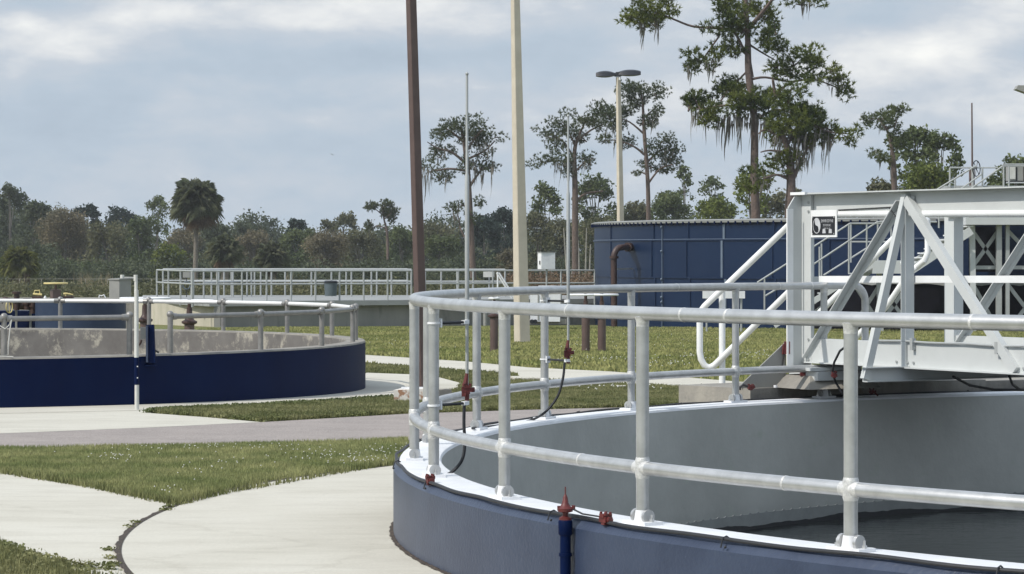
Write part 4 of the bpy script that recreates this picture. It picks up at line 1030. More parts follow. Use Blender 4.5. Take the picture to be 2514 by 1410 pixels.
# deck, floor beams, outriggers and raking braces
bb('deck', bp(.0, -WD/2, .755), bp(L0, -WD/2, .755), WD-.1, .03, m='lgrey')
for k in (0, 2):
    t = 1.29+1.42*k
    channel('floor_beam', bp(t, .44, .655), bp(t, -WD-.3, .655), .11, .05, .008, BU)
    mb = MB(); p = bp(t, .42, .62); q = bp(t, .03, ZTp-.05); mb.beam(p, q, .060, .045, up=BU); part('raking_brace', mb, M['bridge'], br, smooth=False)
bb('floor_beam', bp(.3, .16, .60), bp(.3, -WD-.1, .60), .16, .07)
# bars between the end columns and along the far truss
bb('mid_bar', bp(.13, -.05, 1.359), bp(L0, -.05, 1.402), .012, .052, m='bridge_white'); bb('mid_bar', bp(.12, -WD+.04, 1.355), bp(L0, -WD+.04, 1.355), .012, .052, m='bridge_white')
bb('end_bar', bp(0, -.06, 1.355), bp(0, -WD, 1.355), .012, .048)
mb = MB(); mb.tube([bp(.44, -.002, 1.874), bp(.455, -.002, 1.874), bp(L0, -.002, 1.822)], [.018, .0255, .0255], 16); part('handrail', mb, M['bridge_white'], br)
mb = MB(); mb.tube([bp(.05, -WD+.07, 1.888), bp(L0, -WD+.07, 1.888)], .0255, 16); part('handrail', mb, M['bridge_white'], br)
mb = MB(); mb.tube([bp(.45, .012, 1.905), bp(1.10, .012, 1.918), bp(1.13, .06, 1.915), bp(1.235, .07, 1.835)], .005, 6); part('thin_cable', mb, M['black'], br)
# conduit clipped along the near bottom chord
mb = MB(); pts = []
for i in range(41):
    t = .95+i*.1; pts.append(bp(t, .045, .902-.007*abs(math.sin((t-1.29)*PI/.68))))
mb.tube(pts, .009, 8); part('conduit', mb, M['lgrey'], br)
for t in (1.40, 2.35):
    bb('conduit_clip', bp(t, .05, .925), bp(t, .05, .835), .03, .035, up=BWv, m='lgrey')
# deck drain label marks (small dark windows) seen under the girder
for dt in (0, .06, .11):
    bb('slot', bp(1.62+dt, -.02, 1.865), bp(1.62+dt, -.02, 1.905), .018 if dt else .03, .02, up=BWv, m='dark')
# name board hung from the end column
sg = bb('sign_board', bp(.118, .028, 1.80), bp(.455, .028, 1.80), .008, .215, m='bridge_white')
def bface(mbuild, name, m, par): return part(name, mbuild, m, par, smooth=False)
bx0, bx1, bz0, bz1 = .145, .435, 1.712, 1.857
mb = MB(); mb.hexa([bp(bx0, .033, bz0), bp(bx1, .033, bz0), bp(bx1, .0365, bz0), bp(bx0, .0365, bz0), bp(bx0, .033, bz1), bp(bx1, .033, bz1), bp(bx1, .0365, bz1), bp(bx0, .0365, bz1)])
bface(mb, 'name_plate', M['signblack'], sg)
cx_, cz_, ra, rb_ = bx0+.062, (bz0+bz1)/2, .048, .062
def yy(u, v, w_=.0375): return bp(cx_+u*ra, w_, cz_+v*rb_)
mb = MB()   # two-tone teardrop emblem
out = []
for k in range(25):
    a = PI/2-PI*k/24; out.append((math.cos(a), math.sin(a)))
for k in range(1, 13):
    a = -PI/2+PI*k/12; out.append((-.0-.5*math.cos(a)*-1*0+(.5*math.cos(a)), -.5+.5*math.sin(a)))
for k in range(1, 13):
    a = -PI/2-PI*k/12; out.append((.5*math.cos(a), .5+.5*math.sin(a)))
mb.poly([yy(u, v) for u, v in out]); bface(mb, 'emblem', M['signwhite'], sg)
mb = MB(); ring = []
for k in range(41): 
    a = 2*PI*k/40; ring += [yy(math.cos(a), math.sin(a), .0376), yy(.9*math.cos(a), .9*math.sin(a), .0376)]
mb.add(ring, [(2*k, 2*k+2, 2*k+3, 2*k+1) for k in range(40)]); bface(mb, 'emblem_ring', M['signwhite'], sg)
def text(body, t0, z0, size, w_, m, par, sx=1.0):
    cu = bpy.data.curves.new('lettering', 'FONT'); cu.body = body; cu.size = size; cu.extrude = .0002; cu.resolution_u = 2
    o = bpy.data.objects.new('lettering_curve', cu); COL.objects.link(o)
    dg = bpy.context.evaluated_depsgraph_get(); me = bpy.data.meshes.new_from_object(o.evaluated_get(dg)); COL.objects.unlink(o); bpy.data.objects.remove(o)
    mb = MB(); mb.v = []; 
    vs = [bp(t0+v.co.x*sx, w_+v.co.z, z0+v.co.y) for v in me.vertices]; mb.add(vs, [tuple(p.vertices) for p in me.polygons])
    return bface(mb, 'lettering', m, par)
text('ENVIRODYNE', bx0+.118, bz1-.047, .034, .0378, M['signwhite'], sg, .74)
text('SYSTEMS INC.', bx0+.142, bz1-.078, .024, .0378, M['signwhite'], sg, .72)
text('CAMP HILL, PA', bx0+.148, bz1-.100, .016, .0378, M['signwhite'], sg, .85)
for dx in (.135, .215):
    mb = MB(); mb.hexa([bp(bx0+dx, .0365, bz0+.012), bp(bx0+dx+.042, .0365, bz0+.012), bp(bx0+dx+.042, .0378, bz0+.012), bp(bx0+dx, .0378, bz0+.012), bp(bx0+dx+.004, .0365, bz0+.045), bp(bx0+dx+.036, .0365, bz0+.045), bp(bx0+dx+.036, .0378, bz0+.045), bp(bx0+dx+.004, .0378, bz0+.045)])
    bface(mb, 'data_field', M['signwhite'], sg)
for u_, v_ in ((bx0+.008, bz0+.008), (bx1-.008, bz0+.008), (bx0+.008, bz1-.008), (bx1-.008, bz1-.008)):
    mb = MB(); mb.tube([bp(u_, .036, v_), bp(u_, .0395, v_)], .006, 8); bface(mb, 'rivet', M['lgrey'], sg)

# handrails of the steps at the outer end
sh = thing('step_handrail', 'pale round handrails sloping up beside the steps to the footbridge', 'handrail', W(1740, 985, 22.6))
def pipe(name, pts, r=.027, par=sh): mb = MB(); mb.tube(pts, r, 16); return part(name, mb, M['bridge_white'], par)
z = 22.6
near_ = [W(1960, 531, z-.7), W(1925, 565, z-.5), W(1730, 752, z), W(1721, 764, z), W(1718, 780, z), W(1718, 865, z), W(1721, 882, z), W(1729, 897, z), W(1741, 903, z), W(1754, 897, z), W(1790, 862, z-.1), W(1925, 729, z-.5), W(1962, 693, z-.7)]
pipe('looped_rail', near_)
pipe('post', [W(1773, 712, z), W(1773, 1000, z)])
z = 24.2
far_ = [W(1990, 790, z+.2), W(2160, 619, z), W(2235, 545, z-.3), W(2262, 528, z-.4), W(2277, 540, z-.4), W(2278, 620, z-.4), W(2270, 640, z-.4), W(2252, 655, z-.3), W(2236, 665, z-.3), W(2175, 755, z), W(2080, 850, z+.2)]
pipe('looped_rail', far_); pipe('post', [W(2219, 556, z), W(2219, 900, z)]); mb = MB(); mb.sphere(W(2219, 645, z-.03), .035, 10); part('knob', mb, M['bridge_white'], sh)
# steps behind the end plate
stp = thing('bridge_steps', 'three grey steps at the outer end of the footbridge', 'steps', bp(-.6, -.75, 0))
for k in range(4):
    zz_ = .70-.19*k; t0 = -.10-.27*k
    bb('tread', bp(t0, -.12, zz_), bp(t0, -WD+.12, zz_), .26, .03, par=stp, m='lgrey')
bb('stringer', bp(-.05, -.10, .68), bp(-1.2, -.10, -.05), .02, .14, par=stp); bb('stringer', bp(-.05, -WD+.10, .68), bp(-1.2, -WD+.10, -.05), .02, .14, par=stp)
# concrete ledge and pad under the bridge end
pad = thing('bridge_pad', 'weathered concrete ledge carrying the footbridge end beside the tank rim', 'concrete pad', bp(0, 0, 0))
def rimblock(px0, px1, r0, r1, z0, z1, m, name, par, n=24):
    a = ray_circle(px0, NT, r0, False); b = ray_circle(px1, NT, r0, False); mb = MB()
    mb.lathe((NT[0], NT[1], 0), [(r0, z0), (r0, z1), (r1, z1), (r1, z0)], n=n, a0=min(a, b), a1=max(a, b), close=True); return part(name, mb, M[m], par, smooth=False)
rimblock(1842, 2700, 7.80, 8.6, -.1, .50, 'conc_old', 'ledge', pad)
mb = MB(); c = bp(.08, .05, 0)
a = [bp(-.22, .28, .50), bp(.42, .28, .50), bp(.42, -.45, .50), bp(-.22, -.45, .50)]; b = [bp(-.08, .17, .60), bp(.30, .17, .60), bp(.30, -.35, .60), bp(-.08, -.35, .60)]
mb.hexa(a+b); part('bearing_block', mb, M['conc_old'], pad, smooth=False)
rimblock(2120, 2420, 7.72, 7.86, .40, .515, 'conc_old', 'upper_ledge', pad)
mb = MB(); mb.plate([bp(-.02, .17, .645), bp(-.02, .17, .86), bp(-.03, .60, .53), bp(-.03, .60, .50), bp(-.02, .17, .50)], BU*-.012); part('wing_plate', mb, M['grey'], br, smooth=False)
# red fittings and cables at the bridge end
th = thing('switch_box', 'small dark red box with wire on the bridge end column', 'switch box', bp(0, .2, .95))
mb = MB(); mb.box(W(1932, 854, 21.4), (.045, .05, .10)); part('case', mb, M['red'], th, smooth=False)
mb = MB(); mb.tube([W(1924, 845, 21.4), W(1922, 870, 21.4)], .010, 6); part('socket', mb, M['red'], th)
mb = MB(); mb.tube([W(1925, 870, 21.4), W(1919, 905, 21.4), W(1908, 925, 21.4), W(1905, 950, 21.4)], .005, 6); part('wire', mb, M['black'], th)
mb = MB(); mb.tube([W(1934, 869, 21.4), W(1934, 893, 21.4)], .008, 8); part('brass_stem', mb, M['yellow'], th)
mb = MB(); mb.tube([W(1904, 946, 21.3), W(1904, 952, 21.3)], .016, 10); part('foot', mb, M['white'], th)
mb = clamp_mb(W(1976, 918, 21.25), (1, 0, 0), 1.3); solo('bearing_bolt', mb, M['red'], 'dark red bolted fitting under the bridge end column', 'fitting')
t = ray_circle(1838, NT, 7.72, False); mb = clamp_mb(W(1843, 952, 21.0), (1, .3, .2), .8); mb.tube([W(1852, 946, 21), W(1836, 955, 21)], .012, 8)
solo('cable_clamp', mb, M['red'], 'small red clamp with black cable at the left end of the concrete ledge', 'clamp')
mb = MB(); mb.tube([W(1838, 950, 21), W(1825, 945, 21), W(1817, 951, 21), W(1816, 958, 21)], .010, 8)
mb2 = MB(); mb2.tube([W(2088, 842, 20.0), W(2062, 862, 20.2), W(2048, 890, 20.5), W(2043, 915, 20.8), W(2052, 940, 21.0), W(2068, 965, 21.0)], .009, 8)
th = thing('hanging_cable', 'grey-black cables drooping from the footbridge to the rim with a red clamp', 'cable', W(2062, 862, 20.2))
part('cable', mb2, M['black'], th); part('cable', mb, M['black'], th)
part('red_clamp', clamp_mb(W(2048, 922, 20.75), (.3, 0, 1), .8), M['red'], th)
for (P_) in ([W(2340, 925, 20.2), W(2380, 946, 20.6), W(2440, 957, 21), W(2514, 958, 21.2), W(2600, 940, 21)], [W(2478, 924, 20), W(2486, 945, 20.3), W(2505, 957, 20.8), W(2560, 960, 21)]):
    mb = MB(); mb.tube(P_, .010, 8); part('cable', mb, M['black'], th)
th = thing('red_valve', 'little reddish fitting on the rim under the footbridge', 'fitting', W(2140, 965, 21.6))
mb = clamp_mb(W(2140, 962, 21.55), (1, 0, 0), .8); part('body', mb, M['red'], th)
mb = MB(); mb.tube([W(2140, 958, 21.5), W(2156, 972, 21.5)], .008, 6); part('handle', mb, M['red'], th)

for w0 in (0,):
    for k in range(3):
        t = 1.29+1.42*k
        for dt in (-.06, .06):
            for dz in (-.135, -.075):
                mb = MB(); c = bp(t+dt, .026, ZTp+dz); mb.tube([c, c+BWv*.012], .011, 6); part('bolt', mb, M['lgrey'], br, smooth=False)
        for dt in (-.10, -.03, .03, .10):
            mb = MB(); c = bp(t+dt, .030, .74); mb.tube([c, c+BWv*.012], .010, 6); part('bolt', mb, M['lgrey'], br, smooth=False)
for z_ in (.72, .80, .88, 1.90, 1.97):
    mb = MB(); c = bp(.10, .034, z_); mb.tube([c, c+BWv*.010], .010, 6); part('bolt', mb, M['lgrey'], br, smooth=False)
HAZE = .00028
# ================================================================ vegetation
RS = np.random.RandomState(11)
def leaf_cloud(ells, n, size, squash=1.0, sub=8, spread=.22, tri=False, up_bias=0.0):
    """leaf-sized faces in small sprays near the surface of the given ellipsoids (cx,cy,cz,rx,ry,rz)"""
    E_ = np.array(ells, dtype=float); wgt = (E_[:, 3]*E_[:, 5]); wgt /= wgt.sum(); ns = max(1, n//sub)
    k = RS.choice(len(E_), ns, p=wgt); e_ = E_[k]
    d = RS.normal(size=(ns, 3)); d /= np.linalg.norm(d, axis=1)[:, None]
    rad = RS.uniform(.45, 1.0, ns)**.6
    c = e_[:, :3]+d*rad[:, None]*e_[:, 3:6]
    c = np.repeat(c, sub, 0); r = np.repeat(np.minimum(e_[:, 3], e_[:, 5]), sub)
    c += RS.normal(size=c.shape)*(r*spread)[:, None]*np.array([1, 1, squash])
    N = len(c); a = RS.normal(size=(N, 3)); a /= np.linalg.norm(a, axis=1)[:, None]
    b = RS.normal(size=(N, 3)); b -= (a*b).sum(1)[:, None]*a; b /= np.linalg.norm(b, axis=1)[:, None]
    s_ = size*RS.uniform(.6, 1.4, N)[:, None]; w_ = s_*.55
    V = np.stack([c-a*s_*.5, c+b*w_*.5, c+a*s_*.5, c-b*w_*.5], 1).reshape(-1, 3)
    return V, np.arange(N*4).reshape(-1, 4)
def limb(mb, pts, rs, n=8):
    P = [Vector(p) for p in pts]; sm = []; rr_ = []
    for i in range(len(P)-1):
        p0, p1, p2, p3 = P[max(i-1, 0)], P[i], P[i+1], P[min(i+2, len(P)-1)]
        for k in range(4):
            u = k/4; sm.append(.5*((2*p1)+(p2-p0)*u+(2*p0-5*p1+4*p2-p3)*u*u+(-p0+3*p1-3*p2+p3)*u**3)); rr_.append(rs[i]*(1-u)+rs[i+1]*u)
    sm.append(P[-1]); rr_.append(rs[-1]); mb.tube(sm, rr_, n)
def broadleaf(px, top, hw, bot, z, m, label, dens=1.0, leaf=.26, bark='bark_grey', fill=1.0, cat='tree', name='tree', grp=None, trunk=True, airy=0):
    """a rounded tree whose crown spans the given outline at depth z"""
    s = F/z; cx = (px-CX)/s; zt = HC-(top-YH)/s; zb = HC-(bot-YH)/s; hwm = hw/s; H = zt-zb; base = Vector((cx, z, g(z)))
    th = thing(name, label, cat, base, grp)
    n = max(6, int(9+hw/9)); ells = []
    for i in range(n):
        v = (i+.5)/n+RS.uniform(-.05, .05)
        wv = math.sqrt(max(.12, 1-((v-.42)/.66)**2))
        off = (1 if i % 2 else -1)*RS.uniform(.15, 1)*hwm*.78*wv; r = hwm*RS.uniform(.32, .48)*(.75+.25*wv)
        ells.append((cx+off, z+RS.uniform(-.6, .6)*hwm, min(zb+H*v, zt-r*.85), r, r, r*RS.uniform(.7, .95)))
    for q in (-.6, -.15, .3, .65):
        r = hwm*RS.uniform(.32, .42); ells.append((cx+q*hwm*RS.uniform(.5, 1.1), z, zt-r*.9-abs(q)*H*.16, r, r, r*.9))
    area = hwm*H; leaf *= 1.15; N = int(min(22000, (area/(leaf*leaf))*30*dens))
    V, Fc = leaf_cloud(ells, N, leaf, spread=.30+.15*airy)
    np_mesh('crown', V, Fc, M[m], th, base)
    mb = MB(); tr = max(.07, hwm*.07); top_ = Vector((cx+RS.uniform(-.15, .15)*hwm, z, zb+H*.7))
    limb(mb, [base-Vector((0, 0, .2)), base.lerp(top_, .4)+Vector((RS.uniform(-.1, .1)*hwm, 0, 0)), top_], [tr*1.3, tr, tr*.35])
    for e_ in ells[::2]:
        limb(mb, [base.lerp(top_, RS.uniform(.3, .7)), Vector((e_[0]*.5+cx*.5, e_[1], e_[2]-e_[5]*.6)), Vector(e_[:3])], [tr*.45, tr*.28, tr*.1], 6)
    part('trunk', mb, M[bark], th)
    return th
def needle_cloud(ells, tufts, per, L, w_=.035):
    """needle tufts: per narrow blades radiating from each tuft centre"""
    E_ = np.array(ells, dtype=float); wgt = E_[:, 3]*E_[:, 5]; wgt /= wgt.sum()
    k = RS.choice(len(E_), tufts, p=wgt); e_ = E_[k]
    d = RS.normal(size=(tufts, 3)); d /= np.linalg.norm(d, axis=1)[:, None]
    c = e_[:, :3]+d*(RS.uniform(.05, 1.0, tufts)**.5)[:, None]*e_[:, 3:6]
    out = d*1.0+np.array([0, 0, .55])+RS.normal(size=d.shape)*.5
    c = np.repeat(c, per, 0); o = np.repeat(out, per, 0)+RS.normal(size=(tufts*per, 3))*.95
    o /= np.linalg.norm(o, axis=1)[:, None]
    sd_ = np.cross(o, RS.normal(size=o.shape)); sd_ /= np.linalg.norm(sd_, axis=1)[:, None]
    l = (L*RS.uniform(.6, 1.25, len(c)))[:, None]
    V = np.stack([c-sd_*w_, c+sd_*w_, c+o*l], 1).reshape(-1, 3)
    return V, np.arange(len(c)*3).reshape(-1, 3)
def moss_mesh(spots, z, s, hang=1.0):
    """hanging strands under (px,py,len_px,spread_px)"""
    V = []; Fc = []
    for (px, py, ln, sp) in spots:
        for _ in range(int((6+sp*1.5)*hang)):
            a = W(px+RS.uniform(-sp, sp), py+RS.uniform(-22, 6), z+RS.uniform(-.8, .8)); L = ln/s*(.15+1.15*RS.rand()**2.8); wd = RS.uniform(.015, .06); ph = RS.uniform(0, 6)
            o = len(V); K = 5; ang_ = RS.uniform(0, PI); dx, dy = math.cos(ang_)*wd, math.sin(ang_)*wd
            for k in range(K+1):
                u = k/K; q = a+Vector((.05*math.sin(ph+u*4)*L*.6-u*.06*L, 0, -L*u)); f = (1-u)**.7
                V += [(q.x-dx*f, q.y-dy*f, q.z), (q.x+dx*f, q.y+dy*f, q.z)]
            for k in range(K): Fc.append((o+2*k, o+2*k+1, o+2*k+3, o+2*k+2))
    return np.array(V), np.array(Fc)
def pine(label, z, trunks, branches, clumps, moss=(), m='pine1', L=.30, dens=1.0, name='pine_tree', grp='tall pines with hanging moss', per=9, wn=.022, FAT=1.14, hang=1.0):
    """trunks/branches: lists of [(px,py,width_px),...]; clumps: (px,py,rx,ry) seen positions turned into real ellipsoids"""
    s = F/z; b0 = trunks[0][0]; base = Vector((((b0[0]-CX)/s), z, g(z)))
    th = thing(name, label, 'pine tree', base, grp)
    mb = MB()
    for tr in trunks:
        pts = [W(p[0], p[1], z) for p in tr]; rs = [p[2]/s/2*(.66 if z > 130 else .74) for p in tr]
        if tr is trunks[0]: pts = [Vector((pts[0].x, z, g(z)-.3))]+pts; rs = [rs[0]*1.15]+rs
        limb(mb, pts, rs, 12)
    part('trunk', mb, M['bark'], th)
    mb = MB()
    for i, br_ in enumerate(branches):
        dy = RS.uniform(-.8, .8); n = len(br_); pts = [W(p[0], p[1], z)+Vector((0, dy*k/(n-1), 0)) for k, p in enumerate(br_)]
        limb(mb, pts, [p[2]/s/2 for p in br_], 6)
    ells = []
    for (px, py, rx, ry) in clumps:
        rx *= FAT; ry *= FAT*1.04
        c = W(px, py, z); dy = RS.uniform(-1, 1)*rx/s*1.0
        k = max(1, int(rx*ry/420))
        for _ in range(k+1):
            a = RS.uniform(0, 2*PI); q = math.sqrt(RS.uniform(0, 1))*.80
            f = RS.uniform(.5, .85) if k > 1 else .95
            ells.append((c.x+math.cos(a)*q*rx/s, c.y+dy+RS.uniform(-.5, .5)*rx/s, c.z+math.sin(a)*q*ry/s, rx/s*f, rx/s*f, ry/s*f))
            if RS.rand() < .6:
                limb(mb, [Vector((c.x, c.y, c.z-ry/s*.5)), Vector(ells[-1][:3])], [.045, .015], 5)
    if mb.v:
        part('limb', mb, M['bark'], th)
    area = sum(c[2]*c[3] for c in clumps)/s/s
    V, Fc = needle_cloud(ells, int(area*330*dens), per+2, L*.72, wn*1.15); np_mesh('needles', V, Fc, M[m], th, base)
    if moss:
        for ms in moss:
            V, Fc = moss_mesh([ms], z, s, hang); np_mesh('moss', V, Fc, M['moss'], th, base)
    return th

# ---- the big pine and its companions
pine('tallest pine, its top out of frame, with long drooping moss above the blue tank', 118,
     [[(1858, 800, 34), (1856, 560, 31), (1852, 430, 27), (1852, 300, 24), (1838, 180, 24), (1836, 100, 19), (1830, 0, 15), (1826, -120, 10)], [(1846, 190, 14), (1838, 130, 8)]],
     [[(1836, 75, 9), (1760, 70, 7), (1700, 66, 6), (1650, 48, 5), (1600, 30, 3), (1560, 30, 2)], [(1840, 70, 12), (1880, 20, 9), (1900, 0, 6), (1960, -10, 4)], [(1840, 150, 8), (1790, 60, 6), (1760, 90, 4)],
      [(1845, 195, 8), (1880, 190, 6), (1940, 200, 5), (2000, 195, 4), (2060, 215, 3)], [(1905, 235, 9), (1930, 210, 6), (1970, 195, 3)], [(1903, 240, 9), (1898, 200, 7), (1895, 190, 4)],
      [(1848, 270, 8), (1780, 260, 6), (1720, 270, 4), (1690, 265, 2)], [(1850, 300, 7), (1900, 270, 6), (1950, 280, 4)], [(1845, 165, 6), (1810, 200, 4), (1800, 215, 3)], [(1840, 110, 6), (1875, 130, 4), (1905, 145, 3)], [(1765, 90, 5), (1730, 140, 4), (1705, 175, 2)]],
     [(1590, 20, 48, 26), (1640, 12, 30, 22), (1550, 30, 34, 20), (1615, 52, 30, 16), (1790, 20, 38, 28), (1775, 62, 34, 24), (1830, 15, 30, 26), (1820, 70, 24, 20), (1800, 105, 30, 22), (1885, 85, 28, 22), (1905, 70, 18, 24), (1910, 110, 22, 16), (1870, 30, 22, 18),
      (1720, 145, 28, 18), (1705, 165, 18, 14), (1750, 120, 24, 16), (1970, 8, 30, 8), (2010, 2, 24, 8),
      (1900, 160, 28, 16), (1950, 150, 34, 18), (2000, 145, 40, 22), (2040, 165, 30, 22), (2015, 190, 36, 12), (2075, 215, 20, 20), (1930, 180, 24, 12), (2060, 190, 20, 14),
      (1800, 215, 38, 22), (1770, 235, 34, 20), (1720, 255, 32, 22), (1690, 260, 26, 20), (1760, 280, 38, 22), (1830, 235, 32, 24), (1850, 255, 34, 22), (1885, 240, 32, 22), (1810, 270, 32, 22), (1900, 275, 26, 16)],
     [(1720, 290, 60, 22), (1790, 300, 80, 30), (1830, 300, 75, 20), (1745, 170, 30, 14), (1575, 70, 80, 6), (1610, 60, 40, 10), (1985, 12, 40, 16), (2050, 210, 30, 20), (1690, 180, 30, 8), (1870, 300, 60, 20)], dens=1.5, FAT=1.26, hang=1.15)
pine('forked pine with mossy crown leaning right, beside the tallest pine', 114,
     [[(1938, 800, 42), (1940, 520, 36), (1942, 470, 32), (1940, 400, 26), (1925, 340, 18), (1905, 300, 10)], [(1946, 440, 18), (1965, 400, 12), (1985, 360, 7)]],
     [[(1930, 360, 9), (1960, 320, 7), (2000, 310, 5), (2050, 320, 3)], [(1925, 345, 7), (1880, 320, 5), (1860, 330, 3)], [(2000, 310, 5), (2040, 325, 4), (2085, 330, 2)], [(1932, 375, 8), (1890, 370, 5), (1865, 375, 3)], [(1938, 440, 10), (1905, 430, 6), (1870, 440, 4)]],
     [(1930, 245, 40, 24), (1965, 268, 40, 26), (2000, 290, 38, 30), (1985, 320, 44, 26), (1940, 310, 42, 26), (1900, 320, 32, 18), (2030, 300, 22, 22), (2040, 330, 30, 18), (2085, 330, 20, 14), (2095, 350, 12, 10), (1935, 390, 22, 26), (1940, 370, 22, 16), (1880, 430, 32, 22), (1850, 440, 30, 20), (1895, 300, 30, 18), (1840, 460, 22, 14), (1900, 385, 18, 12)],
     [(1985, 345, 80, 26), (2035, 350, 85, 14), (2015, 335, 60, 22), (1970, 390, 60, 16), (1945, 335, 50, 20), (1905, 350, 40, 14), (1880, 450, 40, 14), (1960, 350, 70, 16)], dens=1.45, FAT=1.28, hang=1.15)
pine('pine behind the lamp pole with a round top and bare lower trunk', 165,
     [[(1592, 720, 18), (1592, 540, 17), (1590, 440, 15), (1582, 330, 14), (1578, 260, 9), (1572, 215, 5)]],
     [[(1582, 330, 6), (1545, 300, 4), (1510, 290, 3)], [(1582, 380, 7), (1555, 360, 5), (1510, 345, 3), (1480, 350, 2)], [(1588, 400, 6), (1620, 370, 5), (1650, 360, 3)], [(1592, 450, 6), (1620, 415, 4), (1650, 405, 3)], [(1590, 430, 5), (1565, 420, 3), (1550, 425, 2)], [(1580, 290, 5), (1615, 260, 3)]],
     [(1575, 215, 36, 20), (1610, 225, 26, 20), (1550, 230, 26, 22), (1580, 250, 32, 24), (1600, 285, 28, 24), (1570, 300, 24, 16), (1515, 270, 24, 14), (1500, 285, 28, 20), (1520, 305, 24, 16), (1545, 285, 20, 14), (1495, 345, 20, 12), (1525, 345, 28, 14), (1620, 345, 24, 16), (1650, 370, 26, 18), (1625, 375, 30, 18), (1660, 395, 22, 14), (1600, 405, 22, 12), (1625, 405, 30, 12), (1560, 425, 14, 6)],
     [(1500, 330, 30, 14), (1605, 300, 30, 14), (1640, 390, 30, 16), (1520, 360, 26, 14)], m='pine2', L=.22, dens=1.5, wn=.020)
pine('pine left of the lamp pole with layered mossy boughs', 160,
     [[(1412, 720, 24), (1412, 560, 24), (1412, 470, 22), (1410, 380, 16), (1418, 340, 11), (1432, 310, 7), (1440, 290, 4)]],
     [[(1412, 395, 7), (1385, 350, 5), (1350, 330, 3)], [(1418, 345, 6), (1450, 320, 5), (1480, 305, 3)], [(1410, 400, 7), (1370, 395, 4), (1330, 400, 3)], [(1414, 420, 6), (1440, 395, 4), (1460, 390, 2)], [(1418, 490, 7), (1440, 475, 6), (1480, 470, 4)], [(1412, 360, 5), (1395, 320, 4), (1380, 300, 2)]],
     [(1420, 285, 44, 18), (1460, 290, 36, 18), (1385, 300, 26, 14), (1345, 330, 28, 16), (1380, 330, 26, 14), (1365, 355, 26, 16), (1410, 320, 26, 14), (1440, 340, 22, 14), (1325, 400, 24, 12), (1365, 398, 28, 16), (1395, 410, 22, 16), (1450, 395, 26, 16), (1480, 275, 30, 16), (1470, 310, 20, 12)],
     [(1380, 415, 40, 20), (1365, 410, 34, 14), (1440, 410, 34, 12), (1350, 345, 20, 12), (1415, 350, 34, 12), (1400, 400, 50, 12)], m='pine2', L=.22, dens=1.35, wn=.020)
pine('broad spreading pine behind the tall lightning rod with grey moss', 158,
     [[(1163, 720, 24), (1158, 600, 22), (1152, 480, 20), (1146, 400, 20), (1138, 340, 14), (1130, 310, 8)], [(1152, 460, 12), (1172, 430, 8), (1190, 410, 5)]],
     [[(1142, 400, 8), (1110, 375, 6), (1075, 365, 4), (1050, 350, 2)], [(1140, 350, 8), (1110, 325, 5), (1085, 310, 3)], [(1145, 420, 7), (1105, 415, 6), (1070, 420, 4)], [(1146, 370, 7), (1170, 335, 5), (1185, 320, 3)], [(1150, 390, 7), (1190, 370, 5), (1215, 345, 3)], [(1150, 600, 5), (1130, 560, 4), (1125, 530, 2)]],
     [(1110, 310, 34, 16), (1080, 320, 26, 14), (1150, 305, 34, 16), (1170, 310, 24, 18), (1130, 330, 34, 18), (1090, 340, 24, 14), (1165, 340, 26, 18), (1065, 360, 18, 14), (1080, 380, 26, 12), (1215, 330, 26, 14), (1200, 350, 20, 16), (1190, 375, 20, 14), (1050, 415, 28, 16), (1080, 425, 28, 16), (1180, 410, 28, 16), (1205, 408, 20, 12), (1150, 400, 22, 20), (1110, 370, 14, 10), (1140, 500, 18, 10), (1120, 515, 20, 10), (1175, 500, 16, 12), (1170, 530, 18, 12)],
     [(1050, 430, 60, 14), (1090, 435, 40, 14), (1195, 370, 40, 16), (1180, 425, 50, 14), (1160, 410, 60, 12), (1210, 415, 70, 3), (1120, 525, 24, 10), (1080, 390, 20, 14), (1165, 350, 40, 12)], m='pine2', L=.22, dens=1.25, wn=.020)
pine('leaning pine at right with two crown tiers behind the bridge girder', 140,
     [[(2196, 800, 26), (2196, 560, 22), (2195, 420, 20), (2190, 370, 14), (2182, 330, 10), (2165, 300, 7), (2150, 290, 4)], [(2188, 350, 7), (2200, 300, 4), (2215, 275, 2)]],
     [[(2192, 400, 6), (2170, 390, 4), (2150, 385, 2)]],
     [(2165, 290, 28, 14), (2140, 285, 18, 14), (2185, 278, 26, 14), (2210, 268, 16, 10), (2180, 305, 26, 16), (2150, 380, 18, 12), (2175, 388, 18, 10), (2205, 330, 26, 18), (2200, 360, 20, 14), (2130, 300, 12, 12)],
     [(2155, 390, 30, 8), (2163, 310, 24, 6)], m='lf_green', L=.26, dens=1.3, name='pine_tree')
pine('small crooked pine rising above the far woods left of the brown pole', 230,
     [[(952, 700, 11), (952, 620, 11), (950, 570, 10), (943, 540, 6), (940, 515, 4)]],
     [[(946, 560, 4), (925, 555, 3), (910, 565, 2)], [(942, 530, 3), (920, 512, 2)], [(942, 540, 3), (960, 525, 2)]],
     [(915, 510, 16, 9), (938, 505, 18, 10), (958, 518, 14, 10), (965, 530, 10, 12), (940, 525, 16, 10), (908, 560, 10, 9)],
     [(912, 560, 20, 8), (965, 530, 20, 6), (940, 530, 16, 10)], m='pine2', L=.30, dens=1.6, wn=.04)
